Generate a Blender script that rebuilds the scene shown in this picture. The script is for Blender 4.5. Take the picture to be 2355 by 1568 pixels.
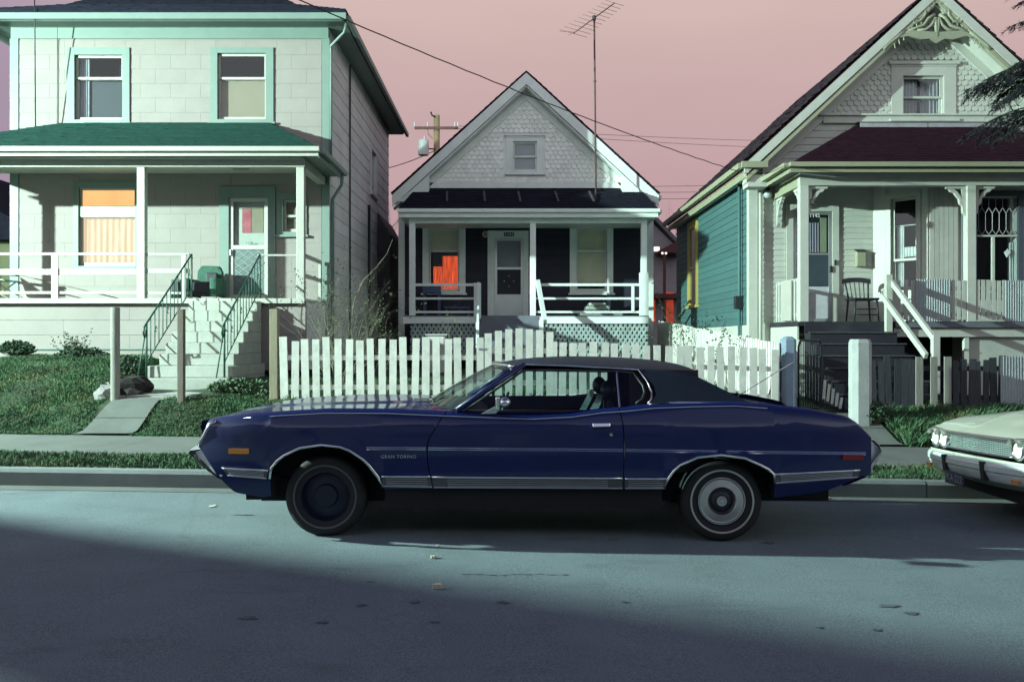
import bpy, math, random
import numpy as np
from mathutils import Vector
random.seed(7); np.random.seed(7)
R = math.radians
for o in list(bpy.data.objects): bpy.data.objects.remove(o)
scene = bpy.context.scene
COL = scene.collection

# ------------------------------------------------------------------ camera
CAMZ, FPX, CX, CY = 1.43, 2050.0, 1177.0, 784.0
cam_d = bpy.data.cameras.new('camera'); cam = bpy.data.objects.new('camera', cam_d)
COL.objects.link(cam); cam.location = (0, 0, CAMZ); cam.rotation_euler = (R(90), 0, 0)
cam_d.sensor_width = 36; cam_d.lens = 36*FPX/2354; cam_d.clip_end = 3000; cam_d.clip_start = .05
scene.camera = cam

# ------------------------------------------------------------------ night sky (city glow on low cloud)
w = bpy.data.worlds.new('World'); scene.world = w; w.use_nodes = True
nt = w.node_tree; nt.nodes.clear()
def wn(t, **k):
    n = nt.nodes.new(t)
    for a, b in k.items(): setattr(n, a, b)
    return n
SKY_STRENGTH = 1.0
out = wn('ShaderNodeOutputWorld'); bg = wn('ShaderNodeBackground'); bg.inputs[1].default_value = SKY_STRENGTH
tc = wn('ShaderNodeTexCoord'); sep = wn('ShaderNodeSeparateXYZ')
nt.links.new(tc.outputs['Generated'], sep.inputs[0])
ramp = wn('ShaderNodeValToRGB')                       # by elevation
el = ramp.color_ramp.elements
def fill(el, tab):
    el[0].position, el[0].color = tab[0][0], (*tab[0][1], 1); el[1].position, el[1].color = tab[-1][0], (*tab[-1][1], 1)
    for p, c in tab[1:-1]: e = el.new(p); e.color = (*c, 1)
fill(el, [(0,(.45,.265,.325)),(.14,(.53,.345,.37)),(.26,(.58,.405,.405)),(.38,(.68,.51,.475)),(.50,(.26,.22,.28)),(.70,(.06,.065,.15)),(1,(.04,.05,.15))])
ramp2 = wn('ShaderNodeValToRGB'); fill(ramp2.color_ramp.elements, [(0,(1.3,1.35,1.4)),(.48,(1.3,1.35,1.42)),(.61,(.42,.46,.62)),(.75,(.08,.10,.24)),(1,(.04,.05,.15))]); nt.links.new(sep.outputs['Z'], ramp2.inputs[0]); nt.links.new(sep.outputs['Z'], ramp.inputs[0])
def smooth_(sock, a, b):
    n = wn('ShaderNodeMapRange'); n.interpolation_type = 'SMOOTHSTEP'; n.inputs[1].default_value = a; n.inputs[2].default_value = b; nt.links.new(sock, n.inputs[0]); return n.outputs[0]
left = wn('ShaderNodeMix', data_type='RGBA'); left.inputs['A'].default_value = (.36,.285,.40,1)      # violet cloud to the left, pink ahead
nt.links.new(smooth_(sep.outputs['X'], -.62, -.15), left.inputs['Factor']); nt.links.new(ramp.outputs[0], left.inputs['B'])
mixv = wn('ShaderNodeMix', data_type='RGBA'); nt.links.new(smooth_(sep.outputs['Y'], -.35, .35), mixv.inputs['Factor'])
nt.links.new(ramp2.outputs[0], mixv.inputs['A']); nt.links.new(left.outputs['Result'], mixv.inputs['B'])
nz = wn('ShaderNodeTexNoise'); nz.inputs['Scale'].default_value = 2.2; nz.inputs['Detail'].default_value = 3
mp = wn('ShaderNodeMapping'); mp.inputs['Scale'].default_value = (1, 1, 3.5)
nt.links.new(tc.outputs['Generated'], mp.inputs[0]); nt.links.new(mp.outputs[0], nz.inputs['Vector'])
mr = wn('ShaderNodeMapRange'); mr.inputs[1].default_value = .3; mr.inputs[2].default_value = .7
mr.inputs[3].default_value = .95; mr.inputs[4].default_value = 1.04
nt.links.new(nz.outputs[0], mr.inputs[0])
mul = wn('ShaderNodeVectorMath', operation='SCALE')
nt.links.new(mixv.outputs['Result'], mul.inputs[0]); nt.links.new(mr.outputs[0], mul.inputs['Scale'])
nt.links.new(mul.outputs[0], bg.inputs[0]); nt.links.new(bg.outputs[0], out.inputs[0])

vs = scene.view_settings
vs.view_transform = 'Standard'; vs.look = 'None'; vs.exposure = 0.0; vs.gamma = 1; vs.use_curve_mapping = False
scene.render.engine = 'CYCLES'
LAMP = Vector((-15.0, 8.7, 6.3)); LAMP_POWER = 1950.0; LAMP_COL = (.71, 1.0, .89)

# ------------------------------------------------------------------ helpers
def X(px, D): return (px-CX)*D/FPX
def Z(py, D): return CAMZ+(CY-py)*D/FPX
def clamp(v, a, b): return max(a, min(b, v))
def sst(a, b, v):
    t = np.clip((v-a)/(b-a), 0, 1); return t*t*(3-2*t)
def interp(tab, x): return float(np.interp(x, [p[0] for p in tab], [p[1] for p in tab]))

class MB:
    def __init__(s): s.v = []; s.f = []
    def add(s, vs, fs):
        n = len(s.v); s.v += [tuple(p) for p in vs]; s.f += [tuple(i+n for i in f) for f in fs]; return s
    def quad(s, a, b, c, d): return s.add([a, b, c, d], [(0, 1, 2, 3)])
    def box(s, x0, x1, y0, y1, z0, z1):
        return s.add([(x0,y0,z0),(x1,y0,z0),(x1,y1,z0),(x0,y1,z0),(x0,y0,z1),(x1,y0,z1),(x1,y1,z1),(x0,y1,z1)],
            [(0,3,2,1),(4,5,6,7),(0,1,5,4),(1,2,6,5),(2,3,7,6),(3,0,4,7)])
    def wedge(s, x0, x1, z0, z1, y, pb, pt):          # lap board on a wall facing -y
        return s.add([(x0,y-pb,z0),(x1,y-pb,z0),(x1,y,z0),(x0,y,z0),(x0,y-pt,z1),(x1,y-pt,z1),(x1,y,z1),(x0,y,z1)],
            [(0,3,2,1),(4,5,6,7),(0,1,5,4),(1,2,6,5),(2,3,7,6),(3,0,4,7)])
    def beam(s, p, q, wd, ht, up=(0,0,1)):
        p = Vector(p); q = Vector(q); d = (q-p).normalized(); u = Vector(up)
        sx = d.cross(u)
        if sx.length < 1e-4: sx = d.cross(Vector((0,1,0)))
        sx.normalize(); u = sx.cross(d).normalized(); a = sx*wd/2; b = u*ht/2
        return s.add([p-a-b,p+a-b,p+a+b,p-a+b,q-a-b,q+a-b,q+a+b,q-a+b],
            [(0,3,2,1),(4,5,6,7),(0,1,5,4),(1,2,6,5),(2,3,7,6),(3,0,4,7)])
    def tube(s, pts, r, n=6, closed=False):
        pts = [Vector(p) for p in pts]; rs = r if isinstance(r, (list, tuple)) else [r]*len(pts)
        base = len(s.v); m = len(pts); prev = None
        for i, p in enumerate(pts):
            a = pts[(i-1) % m] if (i > 0 or closed) else p
            b = pts[(i+1) % m] if (i < m-1 or closed) else p
            d = (b-a); d = d.normalized() if d.length > 1e-9 else Vector((0,0,1))
            if prev is None:
                u = d.cross(Vector((0,0,1)))
                if u.length < .05: u = d.cross(Vector((0,1,0)))
            else: u = prev-d*prev.dot(d)
            u.normalize(); prev = u; w_ = d.cross(u)
            for k in range(n):
                t = 2*math.pi*k/n; s.v.append(tuple(p+(u*math.cos(t)+w_*math.sin(t))*rs[i]))
        for i in range(m if closed else m-1):
            for k in range(n):
                a = base+i*n+k; b = base+i*n+(k+1) % n; j = (i+1) % m
                s.f.append((a, b, base+j*n+(k+1) % n, base+j*n+k))
        if not closed:
            s.f.append(tuple(base+k for k in range(n))[::-1]); s.f.append(tuple(base+(m-1)*n+k for k in range(n)))
        return s
    def grid(s, rows, close=False):
        n = len(rows[0]); b = len(s.v)
        for r in rows: s.v += [tuple(p) for p in r]
        for i in range(len(rows)-1):
            for k in range(n if close else n-1):
                k2 = (k+1) % n
                s.f.append((b+i*n+k, b+i*n+k2, b+(i+1)*n+k2, b+(i+1)*n+k))
        return s
    def prism(s, poly, vec):                           # extrude a planar polygon
        n = len(poly); vec = Vector(vec); a = [Vector(p) for p in poly]
        return s.add(a+[p+vec for p in a], [tuple(range(n))[::-1], tuple(range(n, 2*n))] +
            [(i, (i+1) % n, n+(i+1) % n, n+i) for i in range(n)])
    def lathe(s, prof, o, ax, n=28):                   # prof: (radius, along axis)
        o = Vector(o); ax = Vector(ax).normalized(); u = ax.orthogonal().normalized(); w_ = ax.cross(u)
        rows = [[o+ax*h+(u*math.cos(2*math.pi*k/n)+w_*math.sin(2*math.pi*k/n))*r for k in range(n)] for r, h in prof]
        return s.grid(rows, True)
    def ball(s, c, r, n=10, m=6, sc=(1,1,1)):
        rows = []
        for i in range(m+1):
            t = math.pi*i/m
            rows.append([(c[0]+r*sc[0]*math.sin(t)*math.cos(2*math.pi*k/n), c[1]+r*sc[1]*math.sin(t)*math.sin(2*math.pi*k/n), c[2]+r*sc[2]*math.cos(t)) for k in range(n)])
        return s.grid(rows, True)

ORG = {}
def org(o): return ORG.get(o.name, Vector((0,0,0))) if o else Vector((0,0,0))
def tag(o, label=None, cat=None, group=None, kind=None):
    for k, v in (('label', label), ('category', cat), ('group', group), ('kind', kind)):
        if v: o[k] = v
    return o
def thing(name, label, cat, loc=(0,0,0), group=None):
    o = bpy.data.objects.new(name, None); COL.objects.link(o); o.location = loc; o.empty_display_size = .2
    ORG[o.name] = Vector(loc); return tag(o, label, cat, group)
def mesh(name, mb, mat, smooth=False, off=(0,0,0)):
    me = bpy.data.meshes.new(name); ox, oy, oz = off
    me.from_pydata([(x-ox, y-oy, z-oz) for x, y, z in mb.v], [], mb.f)
    if mat: me.materials.append(mat)
    if smooth: me.polygons.foreach_set('use_smooth', [True]*len(me.polygons))
    me.update(); return me
def ob(name, mb, mat, parent=None, smooth=False, bevel=0, auto=None, label=None, kind=None):
    b = org(parent); me = mesh(name, mb, mat, smooth, b)
    o = bpy.data.objects.new(name, me); COL.objects.link(o)
    if parent: o.parent = parent; ORG[o.name] = b
    if auto: me.set_sharp_from_angle(angle=R(auto))
    if bevel:
        m = o.modifiers.new('bevel', 'BEVEL'); m.width = bevel; m.segments = 2; m.limit_method = 'ANGLE'; m.angle_limit = R(40)
    return tag(o, label, None, None, kind)
def inst(name, me, loc, parent, rot=None, scale=None):
    o = bpy.data.objects.new(name, me); COL.objects.link(o)
    b = org(parent); o.location = Vector(loc)-b
    if rot: o.rotation_euler = rot
    if scale: o.scale = scale
    if parent: o.parent = parent
    return o
def B(name, mat, parent, *a, **k): return ob(name, MB().box(*a), mat, parent, **k)
def textmesh(s, size, loc, mat, parent, name='lettering', depth=.002, rotx=90, rotz=0, align='CENTER', space=1.0):
    c = bpy.data.curves.new('t', 'FONT'); c.body = s; c.size = size; c.extrude = depth; c.align_x = align; c.align_y = 'CENTER'; c.space_character = space
    t = bpy.data.objects.new('t', c); COL.objects.link(t)
    dg = bpy.context.evaluated_depsgraph_get(); me = bpy.data.meshes.new_from_object(t.evaluated_get(dg))
    bpy.data.objects.remove(t); me.materials.clear(); me.materials.append(mat); me.name = name
    return inst(name, me, loc, parent, (R(rotx), 0, R(rotz)))

# ------------------------------------------------------------------ materials
MATS = {}
def M(name, col, rough=.6, var=.12, scale=3.0, bump=.15, bscale=40, metal=0, spec=.5, rand=0.0, coat=0, dirt=None, dscale=1.2, damt=.5, emit=None, estr=0, stretch=None, sheen=0):
    if name in MATS: return MATS[name]
    m = bpy.data.materials.new(name); m.use_nodes = True; t = m.node_tree; N = t.nodes; L = t.links
    p = N['Principled BSDF']
    p.inputs['Roughness'].default_value = rough; p.inputs['Metallic'].default_value = metal
    p.inputs['Specular IOR Level'].default_value = spec
    if coat: p.inputs['Coat Weight'].default_value = coat; p.inputs['Coat Roughness'].default_value = .06
    geo = N.new('ShaderNodeNewGeometry'); vec = geo.outputs['Position']
    if stretch:
        mpn = N.new('ShaderNodeMapping'); mpn.inputs['Scale'].default_value = stretch; L.new(vec, mpn.inputs[0]); vec = mpn.outputs[0]
    n1 = N.new('ShaderNodeTexNoise'); n1.inputs['Scale'].default_value = scale; n1.inputs['Detail'].default_value = 6; n1.inputs['Roughness'].default_value = .65
    L.new(vec, n1.inputs['Vector'])
    mr = N.new('ShaderNodeMapRange'); mr.inputs[1].default_value = .3; mr.inputs[2].default_value = .7
    mr.inputs[3].default_value = 1-var; mr.inputs[4].default_value = 1+var; L.new(n1.outputs[0], mr.inputs[0])
    fac = mr.outputs[0]
    if rand:
        oi = N.new('ShaderNodeObjectInfo'); r2 = N.new('ShaderNodeMapRange'); r2.inputs[3].default_value = 1-rand; r2.inputs[4].default_value = 1+rand
        L.new(oi.outputs['Random'], r2.inputs[0]); mm = N.new('ShaderNodeMath'); mm.operation = 'MULTIPLY'
        L.new(fac, mm.inputs[0]); L.new(r2.outputs[0], mm.inputs[1]); fac = mm.outputs[0]
    sc = N.new('ShaderNodeVectorMath'); sc.operation = 'SCALE'; sc.inputs[0].default_value = col; L.new(fac, sc.inputs['Scale'])
    c = sc.outputs[0]
    if dirt:
        n2 = N.new('ShaderNodeTexNoise'); n2.inputs['Scale'].default_value = dscale; n2.inputs['Detail'].default_value = 8; n2.inputs['Roughness'].default_value = .7
        L.new(vec, n2.inputs['Vector'])
        r3 = N.new('ShaderNodeMapRange'); r3.inputs[1].default_value = .5; r3.inputs[2].default_value = .75; r3.inputs[3].default_value = 0; r3.inputs[4].default_value = damt
        L.new(n2.outputs[0], r3.inputs[0])
        mx = N.new('ShaderNodeMix'); mx.data_type = 'RGBA'; L.new(r3.outputs[0], mx.inputs['Factor']); L.new(c, mx.inputs['A']); mx.inputs['B'].default_value = (*dirt, 1)
        c = mx.outputs['Result']
    L.new(c, p.inputs['Base Color'])
    if bump:
        n3 = N.new('ShaderNodeTexNoise'); n3.inputs['Scale'].default_value = bscale; n3.inputs['Detail'].default_value = 5; L.new(vec, n3.inputs['Vector'])
        bp = N.new('ShaderNodeBump'); bp.inputs['Strength'].default_value = bump; bp.inputs['Distance'].default_value = .01
        L.new(n3.outputs[0], bp.inputs['Height']); L.new(bp.outputs[0], p.inputs['Normal'])
    if emit:
        p.inputs['Emission Strength'].default_value = estr
        sc2 = N.new('ShaderNodeVectorMath'); sc2.operation = 'SCALE'; sc2.inputs[0].default_value = emit; L.new(fac, sc2.inputs['Scale'])
        L.new(sc2.outputs[0], p.inputs['Emission Color'])
    MATS[name] = m; return m
def glass(name, tint=(.9,.95,.95), f0=.04, rough=.02):
    m = bpy.data.materials.new(name); m.use_nodes = True; t = m.node_tree; N = t.nodes; L = t.links; N.clear()
    o = N.new('ShaderNodeOutputMaterial'); mx = N.new('ShaderNodeMixShader'); lw = N.new('ShaderNodeLayerWeight'); lw.inputs[0].default_value = .5
    pw = N.new('ShaderNodeMath'); pw.operation = 'POWER'; L.new(lw.outputs['Facing'], pw.inputs[0]); pw.inputs[1].default_value = 5
    ma = N.new('ShaderNodeMath'); ma.operation = 'MULTIPLY_ADD'; L.new(pw.outputs[0], ma.inputs[0]); ma.inputs[1].default_value = 1-f0; ma.inputs[2].default_value = f0
    tr = N.new('ShaderNodeBsdfTransparent'); tr.inputs[0].default_value = (*tint, 1); gl = N.new('ShaderNodeBsdfGlossy'); gl.inputs['Roughness'].default_value = rough
    L.new(ma.outputs[0], mx.inputs[0]); L.new(tr.outputs[0], mx.inputs[1]); L.new(gl.outputs[0], mx.inputs[2]); L.new(mx.outputs[0], o.inputs[0]); return m

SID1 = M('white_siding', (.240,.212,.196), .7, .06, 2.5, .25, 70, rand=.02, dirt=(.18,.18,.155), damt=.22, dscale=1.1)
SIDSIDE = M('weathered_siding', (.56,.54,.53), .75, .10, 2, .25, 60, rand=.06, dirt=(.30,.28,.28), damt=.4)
MINT = M('mint_trim', (.145,.200,.176), .5, .07, 3, .1, 50, rand=.03, dirt=(.11,.17,.14), damt=.25)
WHT = M('white_paint', (.40,.39,.35), .5, .05, 4, .1, 60, rand=.04, dirt=(.31,.31,.27), damt=.25)
GRNROOF = M('green_shingle', (.013,.052,.042), .92, .3, 9, .5, 80, spec=.15, dirt=(.014,.045,.035), damt=.5)
DKROOF = M('dark_shingle', (.015,.016,.026), .95, .25, 9, .5, 80, spec=.08)
MARROOF = M('maroon_shingle', (.030,.010,.018), .95, .25, 9, .5, 80, spec=.08)
CONC = M('concrete', (.36,.37,.34), .85, .12, 4, .4, 90, rand=.06, dirt=(.2,.2,.18), damt=.45)
STEPC = M('painted_concrete', (.34,.35,.31), .75, .08, 5, .3, 60, dirt=(.16,.18,.16), damt=.55, dscale=3.5)
WALK = M('sidewalk_concrete', (.135,.145,.132), .9, .12, 3, .4, 120, rand=.05, dirt=(.085,.09,.08), damt=.75)
KERBM = M('kerb_concrete', (.20,.22,.215), .9, .14, 5, .5, 90, rand=.05, dirt=(.11,.11,.12), damt=.7, dscale=2.5)
IRON = M('green_iron', (.02,.085,.060), .5, .2, 20, .1)
BLACKM = M('black_iron', (.012,.014,.018), .5, .2)
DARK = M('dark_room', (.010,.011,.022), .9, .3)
W2 = M('house_white', (.76,.76,.72), .7, .04, 3, .15, 60, rand=.09, dirt=(.60,.60,.56), damt=.2)
TRIM2 = M('grey_white_trim', (.66,.69,.66), .55, .06, 4, .1, rand=.03, dirt=(.35,.37,.36), damt=.35)
NAVY = M('dark_boards', (.010,.010,.026), .7, .25, 6, .2, rand=.2)
GREYP = M('grey_step_paint', (.13,.135,.165), .7, .12, 5, .2, dirt=(.08,.08,.09), damt=.4)
TEAL = M('teal_siding', (.055,.130,.130), .65, .10, 4, .2, 50, rand=.08, dirt=(.035,.10,.10), damt=.5, dscale=2)
CREAM = M('cream_siding', (.48,.49,.44), .65, .07, 4, .2, 50, rand=.05, dirt=(.42,.43,.34), damt=.3)
OLIVE = M('olive_trim', (.29,.295,.20), .6, .08, 4, .15, rand=.04, dirt=(.25,.26,.14), damt=.4)
SAGE = M('sage_cream_trim', (.46,.47,.42), .6, .07, 4, .15, rand=.04, dirt=(.38,.40,.28), damt=.35)
GINGER = M('bargeboard_paint', (.27,.285,.20), .6, .08, 6, .15)
YELLOW = M('yellow_casing', (.40,.32,.09), .6, .08, 6, .15)
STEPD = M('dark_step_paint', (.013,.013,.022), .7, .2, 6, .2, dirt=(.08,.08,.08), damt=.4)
PICK = M('picket_paint', (.66,.66,.60), .6, .10, 7, .3, 60, rand=.08, dirt=(.34,.34,.29), damt=.6, dscale=5)
WOODG = M('grey_wood', (.26,.255,.225), .85, .22, 6, .4, 40, rand=.12, stretch=(6,6,.6))
WOODB = M('brown_wood', (.155,.13,.105), .85, .22, 6, .4, 40, rand=.1, stretch=(6,6,.6))
WOODD = M('dark_wood', (.035,.037,.045), .85, .3, 6, .4, 40, rand=.25, stretch=(6,6,.6))
CORR = M('galvanised_sheet', (.34,.38,.39), .55, .12, 5, .1, metal=.15, dirt=(.3,.32,.32), damt=.4)
ALU = M('aluminium', (.55,.57,.58), .35, .06, 5, .05, metal=.8)
CHROME = M('chrome', (.78,.78,.80), .12, .03, 5, 0, metal=1)
CHROMED = M('dull_chrome', (.52,.54,.56), .36, .08, 8, 0, metal=.6)
PAINT = M('dark_blue_paint', (.0025,.0105,.080), .4, .05, 3, 0, coat=.65, spec=.3, dirt=(.012,.02,.12), damt=.4, dscale=2)
VINYL = M('vinyl_roof', (.007,.014,.026), .55, .15, 14, .35, 160, spec=.35)
RUBBER = M('rubber', (.012,.012,.014), .75, .2, 10, .2)
WHITEW = M('whitewall', (.42,.42,.40), .6, .15, 10, 0, dirt=(.18,.18,.18), damt=.5, dscale=5)
SEATM = M('dark_vinyl_seat', (.022,.045,.050), .4, .15, 10, .15)
SEATD = M('black_vinyl', (.012,.011,.018), .5, .15, 10, .15)
INTM = M('car_interior', (.030,.016,.030), .7, .15)
UNDER = M('underbody', (.008,.008,.011), .9, .2)
STEELW = M('blue_steel_wheel', (.004,.006,.026), .5, .2)
HUBC = M('hubcap_metal', (.48,.50,.50), .42, .08, 20, .05, metal=.7)
RUBST = M('trim_strip', (.10,.10,.12), .5, .1, metal=.3)
AMBER = M('amber_lens', (.62,.23,.03), .3, .1, spec=.6)
REDL = M('red_lens', (.22,.012,.015), .3, .1)
WCAR = M('cream_car_paint', (.44,.455,.37), .35, .05, 3, 0, coat=.6, dirt=(.45,.46,.36), damt=.25)
GLS = glass('window_glass', (.93,.96,.96)); CARG = glass('car_glass', (.72,.80,.80)); WSG = glass('windshield_glass', (.72,.82,.80), .08, .06)
BLIND = M('beige_blind', (.26,.205,.15), .9, .06, 4, .1); BLIND2 = M('cream_blind', (.78,.68,.50), .9, .05, 4, .1); SLATE = M('slate_curtain', (.050,.056,.066), .9, .1, 4, .1)
CURT = M('grey_curtain', (.30,.30,.33), .9, .12, 4, .1)
WCURT = M('white_curtain', (.6,.62,.6), .9, .12, 6, .1)
LITTOP = M('lit_room_orange', (.5,.25,.08), .9, .08, 2, 0, emit=(1.0,.55,.22), estr=1.15)
LITCURT = M('lit_curtain', (.16,.13,.10), .9, .10, 5, .1, emit=(1.0,.74,.50), estr=.92, stretch=(4,1,.3))
REDCURT = M('lit_red_curtain', (.3,.05,.03), .9, .75, 6, .1, emit=(1.0,.13,.04), estr=.62, stretch=(7,1,.35))
LAMPW = M('lamp_glow', (.9,.9,.8), .5, 0, 1, 0, emit=(1,.85,.75), estr=1.2)
REDGLOW = M('red_lit_door', (.3,.05,.03), .9, .5, 1.5, 0, emit=(1,.12,.05), estr=.28)
BARK = M('bark', (.10,.085,.07), .9, .3, 12, .6, 60)
TWIG = M('twig', (.19,.18,.135), .85, .3, 12, .3)
LEAF = M('shrub_leaf', (.09,.13,.05), .7, .35, 6, 0)
NEEDLE = M('spruce_needles', (.005,.009,.011), .85, .4, 5, 0)
GRASSM = M('grass_blade', (.046,.105,.045), .85, .60, 2.2, 0, dirt=(.17,.165,.065), damt=.8, dscale=1.7)
SOIL = M('lawn_soil', (.026,.048,.020), .95, .5, 3, .8, 30, dirt=(.060,.055,.028), damt=.7)
STONE = M('rough_stone', (.20,.19,.18), .9, .25, 6, .7, 20, rand=.15)
EARTH = M('dark_earth', (.022,.018,.016), .95, .3, 6, .7, 20)
WIRE = M('wire', (.02,.02,.022), .7, 0, 1, 0)
PLATE = M('plate_metal', (.05,.055,.08), .5, .1)
PAPER = M('litter_paper', (.6,.58,.5), .8, .1)

def asphalt():
    m = M('asphalt', (.165,.215,.232), .88, .14, 1.3, .5, 220, spec=.35)
    t = m.node_tree; N = t.nodes; L = t.links; p = N['Principled BSDF']; src = p.inputs['Base Color'].links[0].from_socket
    geo = N.new('ShaderNodeNewGeometry')
    def lay(src, tex, a, b, col, amt):
        r = N.new('ShaderNodeMapRange'); r.inputs[1].default_value = a; r.inputs[2].default_value = b; r.inputs[3].default_value = 0; r.inputs[4].default_value = amt
        L.new(tex, r.inputs[0]); mx = N.new('ShaderNodeMix'); mx.data_type = 'RGBA'; L.new(r.outputs[0], mx.inputs['Factor']); L.new(src, mx.inputs['A']); mx.inputs['B'].default_value = (*col, 1); return mx.outputs['Result']
    n = N.new('ShaderNodeTexNoise'); n.inputs['Scale'].default_value = 120; n.inputs['Detail'].default_value = 4; n.inputs['Roughness'].default_value = .8; L.new(geo.outputs['Position'], n.inputs['Vector'])
    src = lay(src, n.outputs[0], .50, .66, (.31,.345,.35), .75); src = lay(src, n.outputs[0], .50, .36, (.07,.085,.095), .75)
    mp = N.new('ShaderNodeMapping'); mp.inputs['Scale'].default_value = (.5, 1.4, 1); L.new(geo.outputs['Position'], mp.inputs[0])
    n = N.new('ShaderNodeTexNoise'); n.inputs['Scale'].default_value = 1.7; n.inputs['Detail'].default_value = 7; n.inputs['Roughness'].default_value = .7; L.new(mp.outputs[0], n.inputs['Vector'])
    src = lay(src, n.outputs[0], .56, .74, (.085,.095,.105), .55)
    v = N.new('ShaderNodeTexVoronoi'); v.feature = 'DISTANCE_TO_EDGE'; v.inputs['Scale'].default_value = .33
    n2 = N.new('ShaderNodeTexNoise'); n2.inputs['Scale'].default_value = 1.5; n2.inputs['Detail'].default_value = 5; L.new(geo.outputs['Position'], n2.inputs['Vector'])
    ad = N.new('ShaderNodeMix'); ad.data_type = 'VECTOR'; ad.inputs['Factor'].default_value = .25; L.new(geo.outputs['Position'], ad.inputs['A']); L.new(n2.outputs['Color'], ad.inputs['B']); L.new(ad.outputs['Result'], v.inputs['Vector'])
    src = lay(src, v.outputs['Distance'], .006, .0, (.07,.08,.085), .12)
    L.new(src, p.inputs['Base Color']); return m
ASPH = asphalt()
STAIN = M('oil_stain', (.088,.108,.12), .6, .3, 12, .1)

# ------------------------------------------------------------------ terrain heights
def g0(x): return -.02-.014*np.clip(x, -14, 14)
def zg(x, y):
    x = np.asarray(x, float); y = np.asarray(y, float)
    low = g0(x)
    walk = .15+low
    left_l = .17+.98*sst(11.6, 15.4, y)
    path = np.where(y < 12.7, .17+.43*sst(11.6, 12.7, y), .60+.07*sst(12.7, 14.2, y))
    left_r = .17+.45*sst(11.6, 12.8, y)+.15*sst(12.8, 15, y)
    wl = sst(-6.5, -5.75, x); wr = sst(-5.05, -4.6, x)
    left = (left_l*(1-wl)+path*wl)*(1-wr)+left_r*wr
    mid = .17+.42*sst(11.6, 12.5, y)+.18*sst(12.6, 20, y)
    right = .10+.27*sst(11.6, 12.8, y)+.12*sst(13, 16, y)
    a = sst(-3.5, -3.0, x); b = sst(3.3, 4.1, x)
    yard = (left*(1-a)+mid*a)*(1-b)+right*b
    t = sst(11.55, 12.0, y)
    return walk*(1-t)+yard*t
def zgs(x, y): return float(zg(x, y))
# ================================================================== SETTING
def st(name, mb, mat, parent=None, kind='structure', **k):
    o = ob(name, mb, mat, parent, **k)
    if kind: o['kind'] = kind
    return o
xs = [-60,-30,-20]+[x for x in np.arange(-14, 14.1, 1.0)]+[20,30,60]
st('ground', MB().grid([[(-900,-900,-.9),(900,-900,-.9)],[(-900,900,-.9),(900,900,-.9)]]), SOIL)
st('road', MB().grid([[(x, y, float(g0(x))) for x in xs] for y in (-8,-4,0,4,6,8.32)]), ASPH)
st('gutter', MB().grid([[(x, y, float(g0(x))+.004-(.012 if y > 8.5 else 0)) for x in xs] for y in (8.30,8.58,8.64)]), WALK)
kerb = st('kerb', MB().grid([[(x, y, float(g0(x))-.03) for x in xs] for y in (8.63,8.78)]), KERBM)
def slopebox(x0, x1, y0, y1, b, t, ch=0):
    m = MB(); za, zb = float(g0(x0)), float(g0(x1))
    pr = [(y0,b),(y0,t-ch),(y0+ch,t),(y1,t),(y1,b)]
    a = [(x0,y,za+z) for y, z in pr]; c = [(x1,y,zb+z) for y, z in pr]; n = len(pr)
    return m.add(a+c, [tuple(range(n)), tuple(range(n,2*n))[::-1]]+[(i,n+i,n+(i+1)%n,(i+1)%n) for i in range(n)])
for i in range(12):
    x0 = -17+3*i+.1*random.random()
    ob('kerb_stone', slopebox(-17+3*i+.006, -14+3*i-.006, 8.60, 8.775, -.10, .150+random.uniform(-.004,.004), .03), KERBM, kerb)
st('kerb_bed', MB().grid([[(x, y, float(g0(x))+.115) for x in xs] for y in (8.74,9.8)]), SOIL)
walk = st('sidewalk', MB().grid([[(x, y, float(g0(x))+.11) for x in xs] for y in (9.6,11.75)]), SOIL)
for i in range(20):
    x0 = -15.2+1.52*i
    ob('slab', slopebox(x0+.005, x0+1.515, 9.72+random.uniform(-.01,.01), 11.6, .05, .152+random.uniform(-.005,.005), .006), WALK, walk)
# yard terrain
gx = np.concatenate([[-60,-40,-25,-16], np.arange(-13, 13.01, .22), [16,25,40,60]])
gy = np.concatenate([np.arange(11.58, 16.6, .14), np.arange(16.8, 25, .6), [27,30,36,45,60,90,150]])
rows = []
for y in gy:
    z = zg(gx, np.full_like(gx, y)) + .02*np.sin(gx*3.1+y*2.3)*np.sin(y*2.7-gx*1.3)
    rows.append([(float(a), float(y), float(c)) for a, c in zip(gx, z)])
st('lawn', MB().grid(rows), SOIL, smooth=True)
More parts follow.
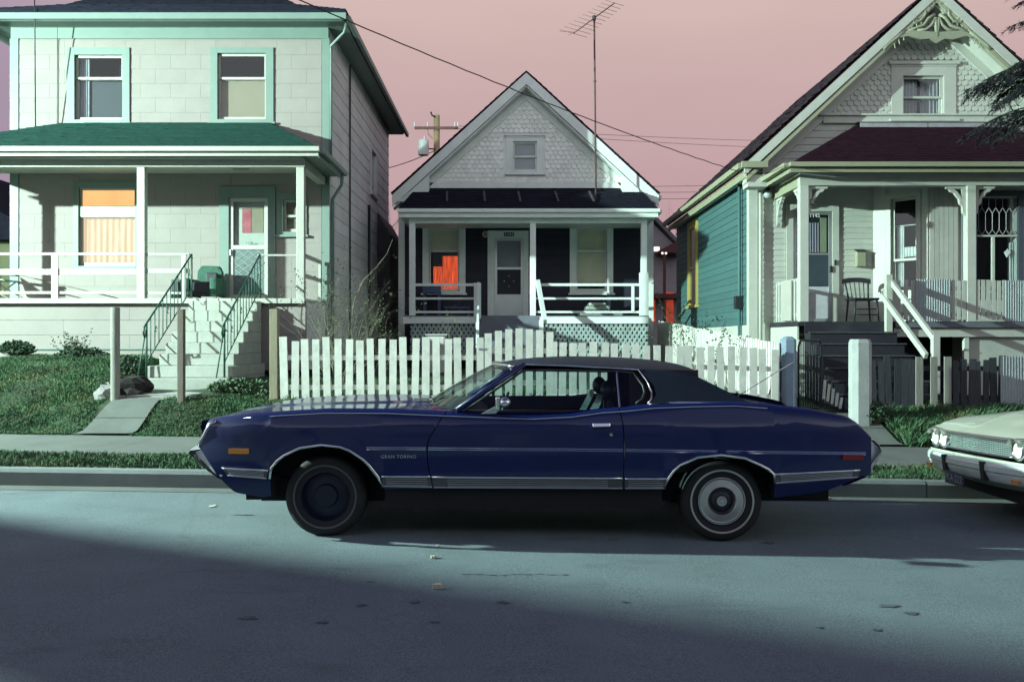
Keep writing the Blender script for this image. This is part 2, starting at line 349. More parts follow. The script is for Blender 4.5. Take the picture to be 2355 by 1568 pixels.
# grass blades
def grass(name, n, xr, yr, hmin, hmax, label, dens=None, parent=None, wd=.007):
    x = np.random.uniform(*xr, n); y = np.random.uniform(*yr, n)
    cl = .5+.5*np.sin(x*2.9+1.3*np.sin(y*3.7))*np.sin(y*4.1+1.7*np.sin(x*2.3)); cl = cl*.6+.4*np.random.rand(n)
    keep = np.ones(n, bool)
    if dens is not None: keep = dens(x, y, cl)
    x, y, cl = x[keep], y[keep], cl[keep]; n = len(x)
    z = zg(x, y)-.01; h = hmin+(hmax-hmin)*cl*np.random.uniform(.5,1,n)
    a = np.random.rand(n)*6.283; lean = np.random.uniform(.1,.9,n)*h
    b = np.random.rand(n)*6.283; ww = wd*np.random.uniform(.6,1.4,n)
    v = np.empty((n,4,3)); dx, dy = np.cos(a)*ww, np.sin(a)*ww
    v[:,0] = np.stack([x-dx,y-dy,z],1); v[:,1] = np.stack([x+dx,y+dy,z],1)
    mx, my = x+np.cos(b)*lean*.4, y+np.sin(b)*lean*.4
    v[:,2] = np.stack([mx+dx*.7,my+dy*.7,z+h*.6],1); v[:,3] = np.stack([x+np.cos(b)*lean,y+np.sin(b)*lean,z+h],1)
    idx = np.arange(n)*4; f = np.empty((n*2,3),int); f[0::2] = np.stack([idx,idx+1,idx+2],1); f[1::2] = np.stack([idx,idx+2,idx+3],1)
    me = bpy.data.meshes.new(name); me.vertices.add(4*n); me.vertices.foreach_set('co', v.ravel())
    me.loops.add(6*n); me.loops.foreach_set('vertex_index', f.ravel()); me.polygons.add(2*n); me.polygons.foreach_set('loop_start', np.arange(0,6*n,3)); me.update(calc_edges=True)
    me.materials.append(GRASSM); o = bpy.data.objects.new(name, me); COL.objects.link(o)
    return tag(o, label, 'grass', None, 'stuff')
PX0, PX1 = -5.72, -4.98
def dl(x, y, c):
    onpath = (x > PX0+.05*np.sin(y*9)) & (x < PX1+.05*np.sin(y*7+1)) & (y < 12.9)
    steps = (x > -5.95) & (x < -4.35) & (y > 12.75)
    return ~(onpath | steps) & (c > .30)
grass('verge_grass', 52000, (-8.2, 8), (8.76, 9.78), .02, .075, 'strip of rough green grass between kerb and sidewalk', lambda x,y,c: c > .34, wd=.006)
grass('lawn_grass', 130000, (-8.6, -3.0), (11.55, 15.9), .02, .085, 'tufty green grass bank in front of the two-storey house', dl)
grass('yard_grass', 16000, (-3.2, 3.9), (12.3, 16.5), .04, .16, 'dim grass in the yard behind the white pickets')
grass('fence_grass', 30000, (5.15, 9.2), (11.55, 13.1), .05, .26, 'long dark grass below the unpainted paling fence')
# footpath slabs to the two-storey house
path = thing('footpath', 'narrow concrete footpath climbing through grass to white stairs', 'path', (-5.35, 11.6, .2))
for i, (y0, y1) in enumerate(((11.56,12.1),(12.11,12.62))):
    ob('slab', MB().grid([[(x, y, zgs(-5.4,y)+.03) for x in (PX0+.12*(y-11.6), PX1+.02*(y-11.6))] for y in np.linspace(y0, y1, 5)]), WALK, path)
B('landing_slab', CONC, path, -5.78, -4.62, 12.72, 13.98, .52, .655)
B('edge_board', WOODG, path, -5.75, -4.7, 12.655, 12.712, .50, .63)

path3 = thing('footpath', 'short concrete footpath leading from sidewalk to the wire gate', 'path', (4.65, 11.6, .1))
for y0, y1 in ((11.56,12.15),(12.16,12.9)): ob('slab', MB().grid([[(x, y, zgs(4.7,y)+.025) for x in (4.15, 5.08)] for y in np.linspace(y0, y1, 5)]), WALK, path3)
# ================================================================== HOUSE TOOLS
def cells(x0, x1, z0, z1, holes):
    xs_ = sorted({x0, x1}|{clamp(h[i], x0, x1) for h in holes for i in (0, 1)}); zs_ = sorted({z0, z1}|{clamp(h[i], z0, z1) for h in holes for i in (2, 3)})
    r = []
    for i in range(len(xs_)-1):
        for j in range(len(zs_)-1):
            cx, cz = (xs_[i]+xs_[i+1])/2, (zs_[j]+zs_[j+1])/2
            if any(h[0] < cx < h[1] and h[2] < cz < h[3] for h in holes): continue
            if xs_[i+1]-xs_[i] > 1e-4 and zs_[j+1]-zs_[j] > 1e-4: r.append((xs_[i], xs_[i+1], zs_[j], zs_[j+1]))
    col = []
    for c in r:                                        # join stacked cells, then equal neighbours
        if col and col[-1][0] == c[0] and abs(col[-1][3]-c[2]) < 1e-6: col[-1] = (c[0], c[1], col[-1][2], c[3])
        else: col.append(c)
    res = []
    for c in col:
        for k, e in enumerate(res):
            if abs(e[1]-c[0]) < 1e-6 and e[2:] == c[2:]: res[k] = (e[0], c[1], c[2], c[3]); break
        else: res.append(c)
    return res
def wall(P, mat, x0, x1, z0, z1, y, holes=(), t=.12, name='wall'):
    m = MB()
    for c in cells(x0, x1, z0, z1, holes): m.box(c[0], c[1], y, y+t, c[2], c[3])
    return ob(name, m, mat, P)
def siding(P, mat, x0, x1, z0, z1, y, course, length, holes=(), pb=.016, pt=.004, name='siding_board', stag=.5, jit=.003):
    n = int(math.ceil((z1-z0)/course-1e-6)); k = 0; shared = {}
    for i in range(n):
        a = z0+i*course; b = min(z1, a+course-.001); off = (i % 2)*stag*length if length else 0
        xx = x0-off
        while xx < x1-1e-6:
            L_ = length or (x1-x0); u, v = max(x0, xx), min(x1, xx+L_)-.003; xx += L_
            if v-u < .01: continue
            hs = [h for h in holes if h[0] < v and h[1] > u and h[2] < b and h[3] > a]
            p = pb+random.uniform(-jit, jit)
            if not hs and length:
                key = (round(v-u, 3), round(b-a, 3))
                if key not in shared: shared[key] = mesh(name, MB().wedge(0, v-u, 0, b-a, 0, pb, pt), mat)
                inst(name, shared[key], (u, y+random.uniform(-jit, 0), a), P)
            else:
                for c in cells(u, v, a, b, hs):
                    m = MB(); f0 = pb+(pt-pb)*(c[2]-a)/(b-a); f1 = pb+(pt-pb)*(c[3]-a)/(b-a); m.wedge(c[0], c[1], c[2], c[3], y-random.uniform(0, jit), f0, f1)
                    ob(name, m, mat, P)
            k += 1
def side_siding(P, mat, x, y0, y1, z0, z1, course, sgn, length=None, holes=(), pb=.016, name='siding_board'):
    n = int(math.ceil((z1-z0)/course-1e-6))
    for i in range(n):
        a = z0+i*course; b = min(z1, a+course-.001); L_ = length or (y1-y0); yy = y0-(i % 2)*.5*(length or 0)
        while yy < y1-1e-6:
            u, v = max(y0, yy), min(y1, yy+L_)-.003; yy += L_
            if v-u < .01: continue
            hs = [h for h in holes if h[0] < v and h[1] > u and h[2] < b and h[3] > a]
            for c in cells(u, v, a, b, hs):
                m = MB(); q0, q1 = pb, .004; X0 = x
                m.add([(x+sgn*q0,c[0],c[2]),(x+sgn*q0,c[1],c[2]),(x,c[1],c[2]),(x,c[0],c[2]),(x+sgn*q1,c[0],c[3]),(x+sgn*q1,c[1],c[3]),(x,c[1],c[3]),(x,c[0],c[3])],
                    [(0,3,2,1),(4,5,6,7),(0,1,5,4),(1,2,6,5),(2,3,7,6),(3,0,4,7)])
                ob(name, m, mat, P)
def frame(m, x0, x1, z0, z1, w_, y0, y1, wt=None, wb=None):
    wt = w_ if wt is None else wt; wb = w_ if wb is None else wb
    m.box(x0, x0+w_, y0, y1, z0, z1); m.box(x1-w_, x1, y0, y1, z0, z1)
    if wt: m.box(x0+w_, x1-w_, y0, y1, z1-wt, z1)
    if wb: m.box(x0+w_, x1-w_, y0, y1, z0, z0+wb)
    return m
def window(P, D, x0, x1, z0, z1, cas, cm, sm, zmid, top, bot, sill=.06, cap=0, pane=None, botcut=None, half=False, interior=True):
    """x0..z1 sash opening; cas = casing widths (left, right, top)"""
    m = MB(); cl, cr, ct = cas
    m.box(x0-cl, x0, D-.045, D+.02, z0-sill, z1+ct); m.box(x1, x1+cr, D-.045, D+.02, z0-sill, z1+ct); m.box(x0, x1, D-.043, D+.02, z1, z1+ct)
    if cap: m.box(x0-cl-.05, x1+cr+.05, D-.09, D+.01, z1+ct+.002, z1+ct+cap); m.box(x0-cl-.02, x1+cr+.02, D-.06, D+.01, z1+ct-.03, z1+ct)
    w_ = ob('window', m, cm, P)
    ob('sill', MB().box(x0-cl-.04, x1+cr+.04, D-.10, D+.02, z0-sill-.045, z0-sill).box(x0, x1, D-.05, D+.10, z0-sill, z0), cm, w_)
    s = .045; up = MB(); frame(up, x0, x1, zmid-.02, z1, s, D+.03, D+.062); ob('sash', up, sm, w_)
    lo = MB(); frame(lo, x0, x1, z0, zmid+.02, s, D+.065, D+.097, wb=.07); ob('sash', lo, sm, w_)
    for a, b, yy in ((zmid+.02, z1-s, D+.045), (z0+.06, zmid-.02, D+.08)):
        ob('pane', MB().box(x0+s-.005, x1-s+.005, yy, yy+.004, a, b), pane or GLS, w_)
    if top: ob('blind', MB().box(x0+.01, x1-.01, D+.115, D+.12, (zmid if (bot or half) else z0), z1), top, w_)
    if bot: ob('blind', MB().box(x0+.01, x1-.01, D+.13, D+.135, (botcut if botcut is not None else z0), zmid+.01), bot, w_)
    if interior: ob('interior', MB().add([(x0-.3,D+.121,z0-.3),(x1+.3,D+.121,z0-.3),(x1+.3,D+.7,z0-.3),(x0-.3,D+.7,z0-.3),(x0-.3,D+.121,z1+.3),(x1+.3,D+.121,z1+.3),(x1+.3,D+.7,z1+.3),(x0-.3,D+.7,z1+.3)],
        [(0,1,2,3),(4,7,6,5),(1,5,6,2),(2,6,7,3),(3,7,4,0)]), DARK, w_)
    return w_
def drape(x0, x1, y, z0, z1, folds=9, amp=.02, n=60):
    xs_ = np.linspace(x0, x1, n)
    return MB().grid([[(float(x), y+amp*math.sin((x-x0)/(x1-x0)*folds*6.283)*(1 if z > z0 else 1.3), z) for x in xs_] for z in (z0, z1)])
def shingles(P, mat, e0, e1, r0, r1, rows, tab, th=.012, name='shingles'):
    e0, e1, r0, r1 = map(Vector, (e0, e1, r0, r1)); m = MB(); nrm = (e1-e0).cross(r0-e0).normalized()
    if nrm.z < 0: nrm = -nrm
    ob('roof_deck', MB().quad(e0-nrm*.004, e1-nrm*.004, r1-nrm*.004, r0-nrm*.004), mat, P)
    for i in range(rows):
        t0, t1 = i/rows, min(1, (i+1.25)/rows)
        a, b, c, d = e0.lerp(r0, t0), e1.lerp(r1, t0), e1.lerp(r1, t1), e0.lerp(r0, t1)
        L_ = (b-a).length; k = max(1, int(L_/tab)); off = random.random()*.5
        cuts = [0]+[clamp((j+off)/k, 0, 1) for j in range(k+1) if 0 < (j+off)/k < 1]+[1]
        for j in range(len(cuts)-1):
            u, v = cuts[j], cuts[j+1]
            if v-u < 1e-3: continue
            g = min(.0015/L_, (v-u)*.1); up = nrm*(th*random.uniform(.7,1.5)); dz = (a-d)*(random.uniform(-.015,.02))
            p0, p1 = a.lerp(b, u+g)+up+dz, a.lerp(b, v-g)+up+dz; q1, q0 = d.lerp(c, v-g)+nrm*.002, d.lerp(c, u+g)+nrm*.002
            m.add([p0,p1,q1,q0,p0-nrm*th*1.2,p1-nrm*th*1.2], [(0,1,2,3),(4,5,1,0)])
    return ob(name, m, mat, P, kind='stuff')
def scale_mesh(name, w_, h, mat, pointed=False):
    pts = [(-w_/2, h), (-w_/2, .4*w_)]
    pts += [(-w_/2*math.cos(t), .4*w_*(1-math.sin(t))) for t in np.linspace(.3, math.pi-.3, 5)] if not pointed else [(-w_*.2, 0), (w_*.2, 0)]
    pts += [(w_/2, .4*w_), (w_/2, h)]; n = len(pts)
    fr = [(x, -.034+.030*z/h, z) for x, z in pts]; bk = [(x, -.008+.006*z/h, z) for x, z in pts]
    return mesh(name, MB().add(fr+bk, [tuple(range(n))]+[(i, n+i, n+(i+1) % n, (i+1) % n) for i in range(n)]), mat)
def scales(P, mat, inside, x0, x1, z0, z1, y, w_, ex, order, pointed=False, limit=300):
    me = scale_mesh('shingle', w_-.008, ex*1.7, mat, pointed); spots = []
    n = int((z1-z0)/ex)
    for i in range(n):
        z = z0+i*ex; x = x0+(w_/2 if i % 2 else 0)
        while x < x1:
            if inside(x, z+ex*.8): spots.append((x, z))
            x += w_
    spots.sort(key=order); rest = MB()
    for k, (x, z) in enumerate(spots):
        yy = y-random.uniform(0, .004)
        if k < limit: inst('shingle', me, (x, yy, z), P, (0, R(random.uniform(-1.5,1.5)), 0))
        else:
            vs_ = [v.co for v in me.vertices]; rest.add([(x+v.x, yy+v.y, z+v.z) for v in vs_], [tuple(p.vertices) for p in me.polygons])
    if rest.v: ob('shingles', rest, mat, P, kind='stuff')
def post(P, mat, x, y, z0, z1, w_=.14, name='porch_post'): return B(name, mat, P, x-w_/2, x+w_/2, y-w_/2, y+w_/2, z0, z1, bevel=.006)
def tubeob(name, pts, r, mat, P, n=6, **k): return ob(name, MB().tube(pts, r, n), mat, P, smooth=True, **k)

# ================================================================== HOUSE 1 : two-storey white house
D1 = 18.0; XL, XR = -10.10, -3.70
H1 = thing('house', 'two-storey white shingled house with mint trim and hipped roof', 'house', (-6.9, 18, 1.2))
wins = {'a': (X(173,D1), X(283,D1), Z(277,D1), Z(128,D1)), 'b': (X(501,D1), X(612,D1), Z(276,D1), Z(124,D1)),
        'c': (X(182,D1), X(313,D1), Z(612,D1), Z(432,D1)), 'd': (X(527,D1), X(617,D1), 2.24, Z(455,D1)), 'e': (X(652,D1), X(684,D1), Z(534,D1), Z(460,D1))}
holes1 = list(wins.values())
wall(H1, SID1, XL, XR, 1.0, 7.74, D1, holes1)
m = MB()
for c in cells(18.12, 26.7, 1.0, 7.74, [(23.35,24.15,5.35,6.45)]): m.box(XR-.12, XR, c[0], c[1], c[2], c[3])
ob('wall', m, SIDSIDE, H1)
B('wall', SIDSIDE, H1, XL, XL+.12, 18.12, 26.7, 1.0, 7.74); B('wall', SIDSIDE, H1, XL+.13, XR-.13, 26.58, 26.7, 1.0, 7.74)
cas = {'a': (.155,.145,.145), 'b': (.14,.155,.11), 'c': (.10,.05,.12), 'e': (.13,.19,.13)}
ch = []
for k, (a, b, c, d) in wins.items():
    if k in cas: l, r, t = cas[k]; ch.append((a-l, b+r, c-.10, d+t))
ch.append((X(505,D1), X(634,D1), 2.2, Z(440,D1)))
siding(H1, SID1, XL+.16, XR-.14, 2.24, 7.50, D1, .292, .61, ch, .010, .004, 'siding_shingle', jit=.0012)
B('frieze_board', MINT, H1, XL+.001, XR-.001, D1-.035, D1-.002, 7.52, 7.735)
B('corner_board', MINT, H1, XL-.02, XL+.15, D1-.03, D1-.001, 1.2, 7.518); B('corner_board', MINT, H1, XR-.13, XR+.02, D1-.03, D1-.001, 1.2, 7.518)
B('corner_board', SIDSIDE, H1, XR+.001, XR+.024, D1, D1+.13, 1.2, 7.7)
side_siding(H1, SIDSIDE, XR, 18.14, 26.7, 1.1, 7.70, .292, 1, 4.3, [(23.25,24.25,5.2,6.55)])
sw = ob('window', MB().box(XR,XR+.04,23.22,23.35,5.25,6.55).box(XR,XR+.04,24.15,24.28,5.25,6.55).box(XR,XR+.04,23.35,24.15,6.45,6.55).box(XR,XR+.07,23.2,24.3,5.25,5.35), SIDSIDE, H1)
ob('pane', MB().box(XR-.05,XR-.045,23.35,24.15,5.35,6.45), GLS, sw); ob('blind', MB().box(XR-.10,XR-.09,23.3,24.2,5.3,6.5), CURT, sw)
a, b, c, d = wins['a']; wa_ = window(H1, D1, a, b, c, d, cas['a'], MINT, WHT, Z(180,D1), None, None, pane=GLS)
ob('curtain', drape(a+.02, a+.22, D1+.16, c, d, 4, .012, 20), CURT, wa_)
ob('blind', MB().box(a+.02, b-.02, D1+.20, D1+.205, c, Z(178,D1)), SLATE, wa_)
a, b, c, d = wins['b']; wb = window(H1, D1, a, b, c, d, cas['b'], MINT, WHT, Z(180,D1), None, BLIND)
a, b, c, d = wins['c']; wc = window(H1, D1, a, b, c, d, cas['c'], MINT, WHT, Z(498,D1), LITTOP, None, half=True, interior=False)
ob('curtain', drape(a+.02, b-.02, D1+.128, c+.02, Z(500,D1), 9, .014, 120), LITCURT, wc)
ob('transom_bar', MB().box(a, b, D1+.0, D1+.06, Z(499,D1), Z(474,D1)), WHT, wc)
a, b, c, d = wins['e']; window(H1, D1, a, b, c, d, cas['e'], MINT, WHT, (c+d)/2, BLIND, None)
# storm door
a, b, c, d = wins['d']
m = MB(); m.box(X(505,D1), a, D1-.045, D1+.02, c, d+.22); m.box(b, X(634,D1), D1-.045, D1+.02, c, d+.22); m.box(a, b, D1-.043, D1+.02, d, d+.22)
door = ob('door', m, MINT, H1)
fr = frame(MB(), a+.005, b-.005, c, d-.005, .075, D1-.005, D1+.03, wb=.12); fr.box(a+.08, b-.08, D1-.003, D1+.028, 3.28, 3.36); ob('storm_frame', fr, WHT, door)
ob('glazing', MB().box(a+.08, b-.08, D1+.012, D1+.016, 3.36, d-.08), GLS, door)
ob('inner_door', MB().box(a+.02, b-.02, D1+.085, D1+.12, c, d-.02), WHT, door)
ob('door_window', MB().box(a+.24, b-.12, D1+.078, D1+.084, 3.62, 4.12), BLIND, door); ob('poster', MB().box(a+.24, a+.42, D1+.070, D1+.076, 3.62, 4.10), M('red_poster', (.42,.10,.13), .8, .3, 8, 0), door)
ob('screen', MB().box(a+.08, b-.08, D1+.016, D1+.02, c+.12, 3.28), M('dark_screen', (.10,.14,.14), .8, .2), door)
lat = MB()
for s in (-1, 1):
    for k in range(-4, 5):
        p0, p1 = Vector(((a+b)/2+k*.2-s*.45, D1+.010, 2.62)), Vector(((a+b)/2+k*.2+s*.45, D1+.010, 3.27))
        ts = [t for t in np.linspace(0, 1, 41) if a+.09 < p0.lerp(p1, t).x < b-.09]
        if len(ts) > 2: lat.beam(p0.lerp(p1, ts[0]), p0.lerp(p1, ts[-1]), .008, .006)
ob('grille', lat, WHT, door)
ob('handle', MB().box(a+.02,a+.05,D1-.06,D1-.01,3.15,3.27), ALU, door)
textmesh('1139', .075, (a+.40, D1+.010, 3.40), PLATE, door, 'number')
# main roof
def hiproof(P, mat, rings, rows):
    for i in range(len(rings)-1):
        A, C = rings[i], rings[i+1]; pa = [(A[0],A[2],A[4]),(A[1],A[2],A[4]),(A[1],A[3],A[4]),(A[0],A[3],A[4])]; pc = [(C[0],C[2],C[4]),(C[1],C[2],C[4]),(C[1],C[3],C[4]),(C[0],C[3],C[4])]
        for k in range(4): shingles(P, mat, pa[k], pa[(k+1) % 4], pc[k], pc[(k+1) % 4], rows[i], .33)
RF = ob('roof', MB().box(-10.49, -3.31, 17.42, 27.28, 7.735, 7.775), MINT, H1)
B('roof_edge', DKROOF, RF, -10.56, -3.24, 17.35, 27.3, 7.78, 7.87)
hiproof(RF, DKROOF, [(-10.56,-3.24,17.35,27.3,7.875),(-9.3,-4.5,18.6,26.1,8.44),(-8.3,-5.5,19.6,25.1,9.20),(-7.2,-6.6,20.7,24.0,10.4)], [9,9,10])
B('gutter', MINT, RF, -10.58, -3.22, 17.27, 17.349, 7.665, 7.785); B('gutter', MINT, RF, -3.239, -3.16, 17.42, 27.3, 7.665, 7.778); B('gutter', MINT, RF, -10.64, -10.561, 17.42, 27.3, 7.665, 7.778)
B('fascia', MINT, RF, -10.49, -3.31, 17.35, 17.419, 7.66, 7.775)
dm = ob('dormer', MB().box(X(362,18.9), X(488,18.9), 18.9, 20.6, 8.15, 9.4), SID1, RF)
B('sill', MINT, dm, X(355,18.9), X(495,18.9), 18.8, 18.899, 8.50, 8.58); B('pane', DARK, dm, X(375,18.9), X(475,18.9), 18.86, 18.898, 8.6, 9.3)
# porch
YP = 16.2; PF = 2.20; PL, PR = -10.55, -3.75
PORCH = ob('porch', MB().box(PL, PR, YP-.08, D1-.02, PF-.05, PF), M('porch_floor', (.40,.44,.38), .7, .1), H1)
siding(PORCH, SID1, PL, X(702,YP), 1.0, PF-.06, YP+.02, .27, 2.4, (), .014, .004, 'skirt_board')
B('skirt_wall', SID1, PORCH, PL, X(702,YP), YP+.022, YP+.1, .9, PF-.06); B('skirt_wall', SIDSIDE, PORCH, X(702,YP)-.08, X(702,YP)-.001, YP+.1, D1-.05, .9, PF-.06)
B('base_strip', MINT, PORCH, PL, -5.85, YP-.012, YP+.003, 1.27, 1.30)
B('edge_trim', WHT, PORCH, PL, PR, YP-.10, YP-.081, PF-.09, PF+.0)
for x in (-10.44, X(327,YP), X(692,YP)): post(PORCH, WHT, x, YP, PF, 4.57)
B('beam', WHT, PORCH, PL, X(703,YP), YP-.09, YP+.09, 4.575, 4.72); B('beam', WHT, PORCH, X(703,YP)-.17, X(703,YP)-.01, YP+.09, D1-.05, 4.575, 4.72)
B('ceiling', WHT, PORCH, PL-.1, PR+.1, YP-.35, D1-.03, 4.80, 4.83)
ex0, ex1, ey, ez = -10.85, X(733,15.7), 15.7, 4.83
B('soffit', MINT, PORCH, ex0+.02, ex1-.02, ey+.02, YP-.091, 4.735, 4.75)
B('soffit', MINT, PORCH, X(703,YP), ex1-.02, YP-.09, D1-.04, 4.735, 4.75)
pr = ob('porch_roof', MB().box(ex0+.02, ex1-.02, ey+.012, ey+.03, 4.70, 4.80), MINT, PORCH)
rl, rr, rz = X(155,D1), X(616,D1), 5.83
shingles(pr, GRNROOF, (ex0,ey,ez), (ex1,ey,ez), (rl,D1-.02,rz), (rr,D1-.02,rz), 19, .34, .014)
shingles(pr, GRNROOF, (ex1,ey,ez), (ex1,D1-.02,ez), (rr,D1-.02,rz), (rr+.001,D1-.021,rz), 19, .34, .014)
shingles(pr, GRNROOF, (ex0,D1-.02,ez), (ex0,ey,ez), (rl,D1-.021,rz), (rl,D1-.02,rz), 19, .34, .014)
B('gutter', WHT, pr, ex0-.02, ex1+.02, ey-.10, ey+.0, 4.755, 4.835); B('fascia', WHT, pr, ex0, ex1-.01, ey+.0, ey+.011, 4.685, 4.75)
B('gutter', MINT, pr, ex1, ex1+.09, ey+.02, D1-.05, 4.74, 4.83); B('fascia', MINT, pr, ex1-.018, ex1-.001, ey+.02, D1-.05, 4.66, 4.735)
tubeob('downspout', [(ex1+.03,D1-.25,4.74),(ex1-.02,D1-.12,4.55),(XR+.07,D1+.05,4.3),(XR+.07,D1+.05,1.3)], .035, MINT, H1)
tubeob('downspout', [(-3.25,17.5,7.66),(-3.3,17.55,7.5),(XR+.06,17.93,7.36),(XR+.06,17.93,7.2),(XR+.06,17.93,5.0)], .03, MINT, H1)
tubeob('cable', [(X(79,17.3),17.3,8.2),(X(80,17.3),17.3,7.7),(X(82,17.6),17.6,5.3)], .012, BLACKM, H1)
tubeob('cable', [(X(134,D1),D1-.03,7.75),(X(133,D1),D1-.03,5.45)], .008, IRON, H1)
ob('lean_to', MB().prism([(XR+.02,24.4,.8),(XR+.36,24.4,.8),(XR+.36,24.4,4.35),(XR+.02,24.4,4.95)], (0,3.0,0)), M('lean_to_wall', (.06,.052,.062), .8, .15), H1)
tubeob('conduit', [(XR+.05,20.1,7.65),(XR+.05,20.1,1.4)], .02, BLACKM, H1); tubeob('conduit', [(XR+.05,22.8,4.9),(XR+.05,22.8,1.4)], .035, BLACKM, H1)
B('ceiling_lamp', BLACKM, PORCH, X(532,17), X(568,17), 16.9, 17.15, 4.72, 4.80)
# wooden porch rails
rl_ = ob('railing', MB().box(PL, X(327,YP)-.075, YP-.03, YP+.03, 2.985, 3.03), WHT, PORCH)
B('rail', WHT, rl_, PL, X(327,YP)-.075, YP-.025, YP+.025, 2.63, 2.735); B('rail', WHT, rl_, PL, X(327,YP)-.075, YP-.025, YP+.025, 2.285, 2.33)
B('baluster', WHT, rl_, X(121,YP), X(136,YP), YP-.05, YP-.026, PF, 2.99)
B('rail', WHT, rl_, X(327,YP)+.075, -5.86, YP-.025, YP+.025, 2.985, 3.02); B('rail', WHT, rl_, X(327,YP)+.075, -5.86, YP-.025, YP+.025, 2.66, 2.74); B('rail', WHT, rl_, X(327,YP)+.075, -5.86, YP-.025, YP+.025, 2.28, 2.32)
B('baluster', WHT, rl_, -5.99, -5.91, YP-.05, YP-.026, PF, 3.0)
B('rail', WHT, rl_, -4.62, X(692,YP)-.075, YP-.025, YP+.025, 2.97, 3.0)
for z in (2.97, 2.60): B('rail', WHT, rl_, X(692,YP)-.03, X(692,YP)+.02, YP+.08, D1-.1, z, z+.07)
B('baluster', WHT, rl_, X(692,YP)-.03, X(692,YP)+.02, D1-.22, D1-.14, PF, 2.97)
# stairs
ST = ob('stairs', MB().box(-5.70, -4.50, 14.05, 14.06, .6, .62), STEPC, H1)
ns = 8; sy0, sy1 = 13.98, YP-.11; rise = (PF-.06-.66)/ns; run = (sy1-sy0)/ns
for i in range(ns):
    wide = .10 if i < 2 else 0
    B('step', STEPC, ST, -5.74-wide, -4.52+wide*.6, sy0+i*run, sy1, .60 if i == 0 else .66+rise*i+.001, .66+rise*(i+1)-(0 if i else .002), bevel=.012)
def iron_rail(x):
    top, bot = Vector((x, YP+.0, 3.0)), Vector((x, 14.2, 1.71)); P = ob('railing', MB().tube([top, bot, bot+Vector((0,-.09,-.06)), bot+Vector((0,-.12,-.16)), bot+Vector((0,-.07,-.22)), bot+Vector((0,-.03,-.15))], .017), IRON, H1, smooth=True)
    lo = Vector((0,0,-.62)); tubeob('rail', [top+lo, bot+lo], .012, IRON, P)
    tubeob('newel', [bot, (x, 14.2, .85)], .018, IRON, P); tubeob('newel', [top, (x, YP, PF)], .018, IRON, P)
    tubeob('brace', [bot+Vector((0,-.02,-.1)), (x-.10, 14.05, .72)], .011, IRON, P)
    for i in range(1, 12):
        t = i/12; a = top.lerp(bot, t); tubeob('baluster', [a, a+lo], .008, IRON, P, n=4)
        if i % 3 == 1: tubeob('scroll', [a+Vector((0,.05+.035*math.cos(q),-.3+.05*math.sin(q))) for q in np.linspace(0, 5.5, 9)], .007, IRON, P, n=4)
iron_rail(-5.82); iron_rail(-4.58)

# ================================================================== HOUSE 2 : small gabled house
D2 = 23.0; YG = 22.6; YQ = 21.2
H2 = thing('house', 'small white gabled house with dark porch wall and scalloped gable shingles', 'house', (.36, 23, .7))
BL, BR = X(918,D2), X(1500,D2); PK = (X(1210,YG), Z(165,YG)); EL, ER, EZ = X(899,YG), X(1517,YG), Z(446,YG)
w2 = {'l': (X(986,D2), X(1056,D2), Z(670,D2), Z(527,D2)), 'r': (X(1324,D2), X(1395,D2), Z(670,D2), Z(527,D2)), 'g': (X(1179,D2), X(1234,D2), Z(395,D2), Z(326,D2)), 'd': (X(1137,D2), X(1203,D2), 2.08, Z(548,D2))}
zt = 5.2
wall(H2, NAVY, BL, BR, .4, 4.95, D2, [w2['l'], w2['r'], w2['d']])
slope = (PK[1]-EZ)/(PK[0]-EL)
m = MB()
g = w2['g']; zb = 4.95
def gz(x): return EZ+slope*(x-EL)-.20 if x < PK[0] else EZ+slope*(ER-x)-.20
for (p, q) in (((BL, g[0])), ((g[1], BR))):
    xs_ = sorted([p, q]+([PK[0]] if p < PK[0] < q else []))
    m.prism([(xs_[0],D2,zb)]+[(xs_[-1],D2,zb)]+[(x,D2,max(zb+.01,gz(x))) for x in xs_[::-1]], (0,.12,0))
m.box(g[0], g[1], D2, D2+.12, zb, g[2]); m.prism([(g[0],D2,g[3]),(g[1],D2,g[3]),(g[1],D2,gz(g[1])),(PK[0],D2,gz(PK[0])),(g[0],D2,gz(g[0]))], (0,.12,0))
ob('gable_wall', m, W2, H2)
B('wall', W2, H2, BL, BL+.12, D2+.12, 33, .4, 5.2); B('wall', W2, H2, BR-.12, BR, D2+.12, 33, .4, 5.2); B('wall', W2, H2, BL+.13, BR-.13, 32.9, 33, .4, 5.2)
siding(H2, NAVY, BL+.15, BR-.15, 2.0, 4.9, D2, .13, None, [(X(971,D2),X(1070,D2),Z(682,D2),Z(513,D2)), (X(1311,D2),X(1409,D2),Z(682,D2),Z(513,D2)), (X(1121,D2),X(1215,D2),2.0,Z(531,D2))], .012, .003)
B('corner_board', TRIM2, H2, BL-.02, BL+.14, D2-.03, D2-.001, .8, 5.0); B('corner_board', TRIM2, H2, BR-.14, BR+.02, D2-.03, D2-.001, .8, 5.0)
gs = (g[0]-.28, g[1]+.28, g[2]-.14, g[3]+.30)
def in2(x, z): return z < gz(x)-.02 and z < 8.2 and not (gs[0]+.02 < x < gs[1]-.02 and gs[2]+.02 < z < gs[3]-.05)
scales(H2, W2, in2, BL+.05, BR-.05, 5.40, 8.0, D2-.002, .135, .115, lambda s: abs(s[0]-PK[0])+abs(s[1]-6.2))
B('frieze_board', TRIM2, H2, BL+.1, BR-.1, D2-.06, D2-.021, 5.36, 5.50)
window(H2, D2, *g, (.17,.17,.13), TRIM2, TRIM2, (g[2]+g[3])/2, M('grey_pane', (.22,.23,.27), .9, .1), None, sill=.05, cap=.05)
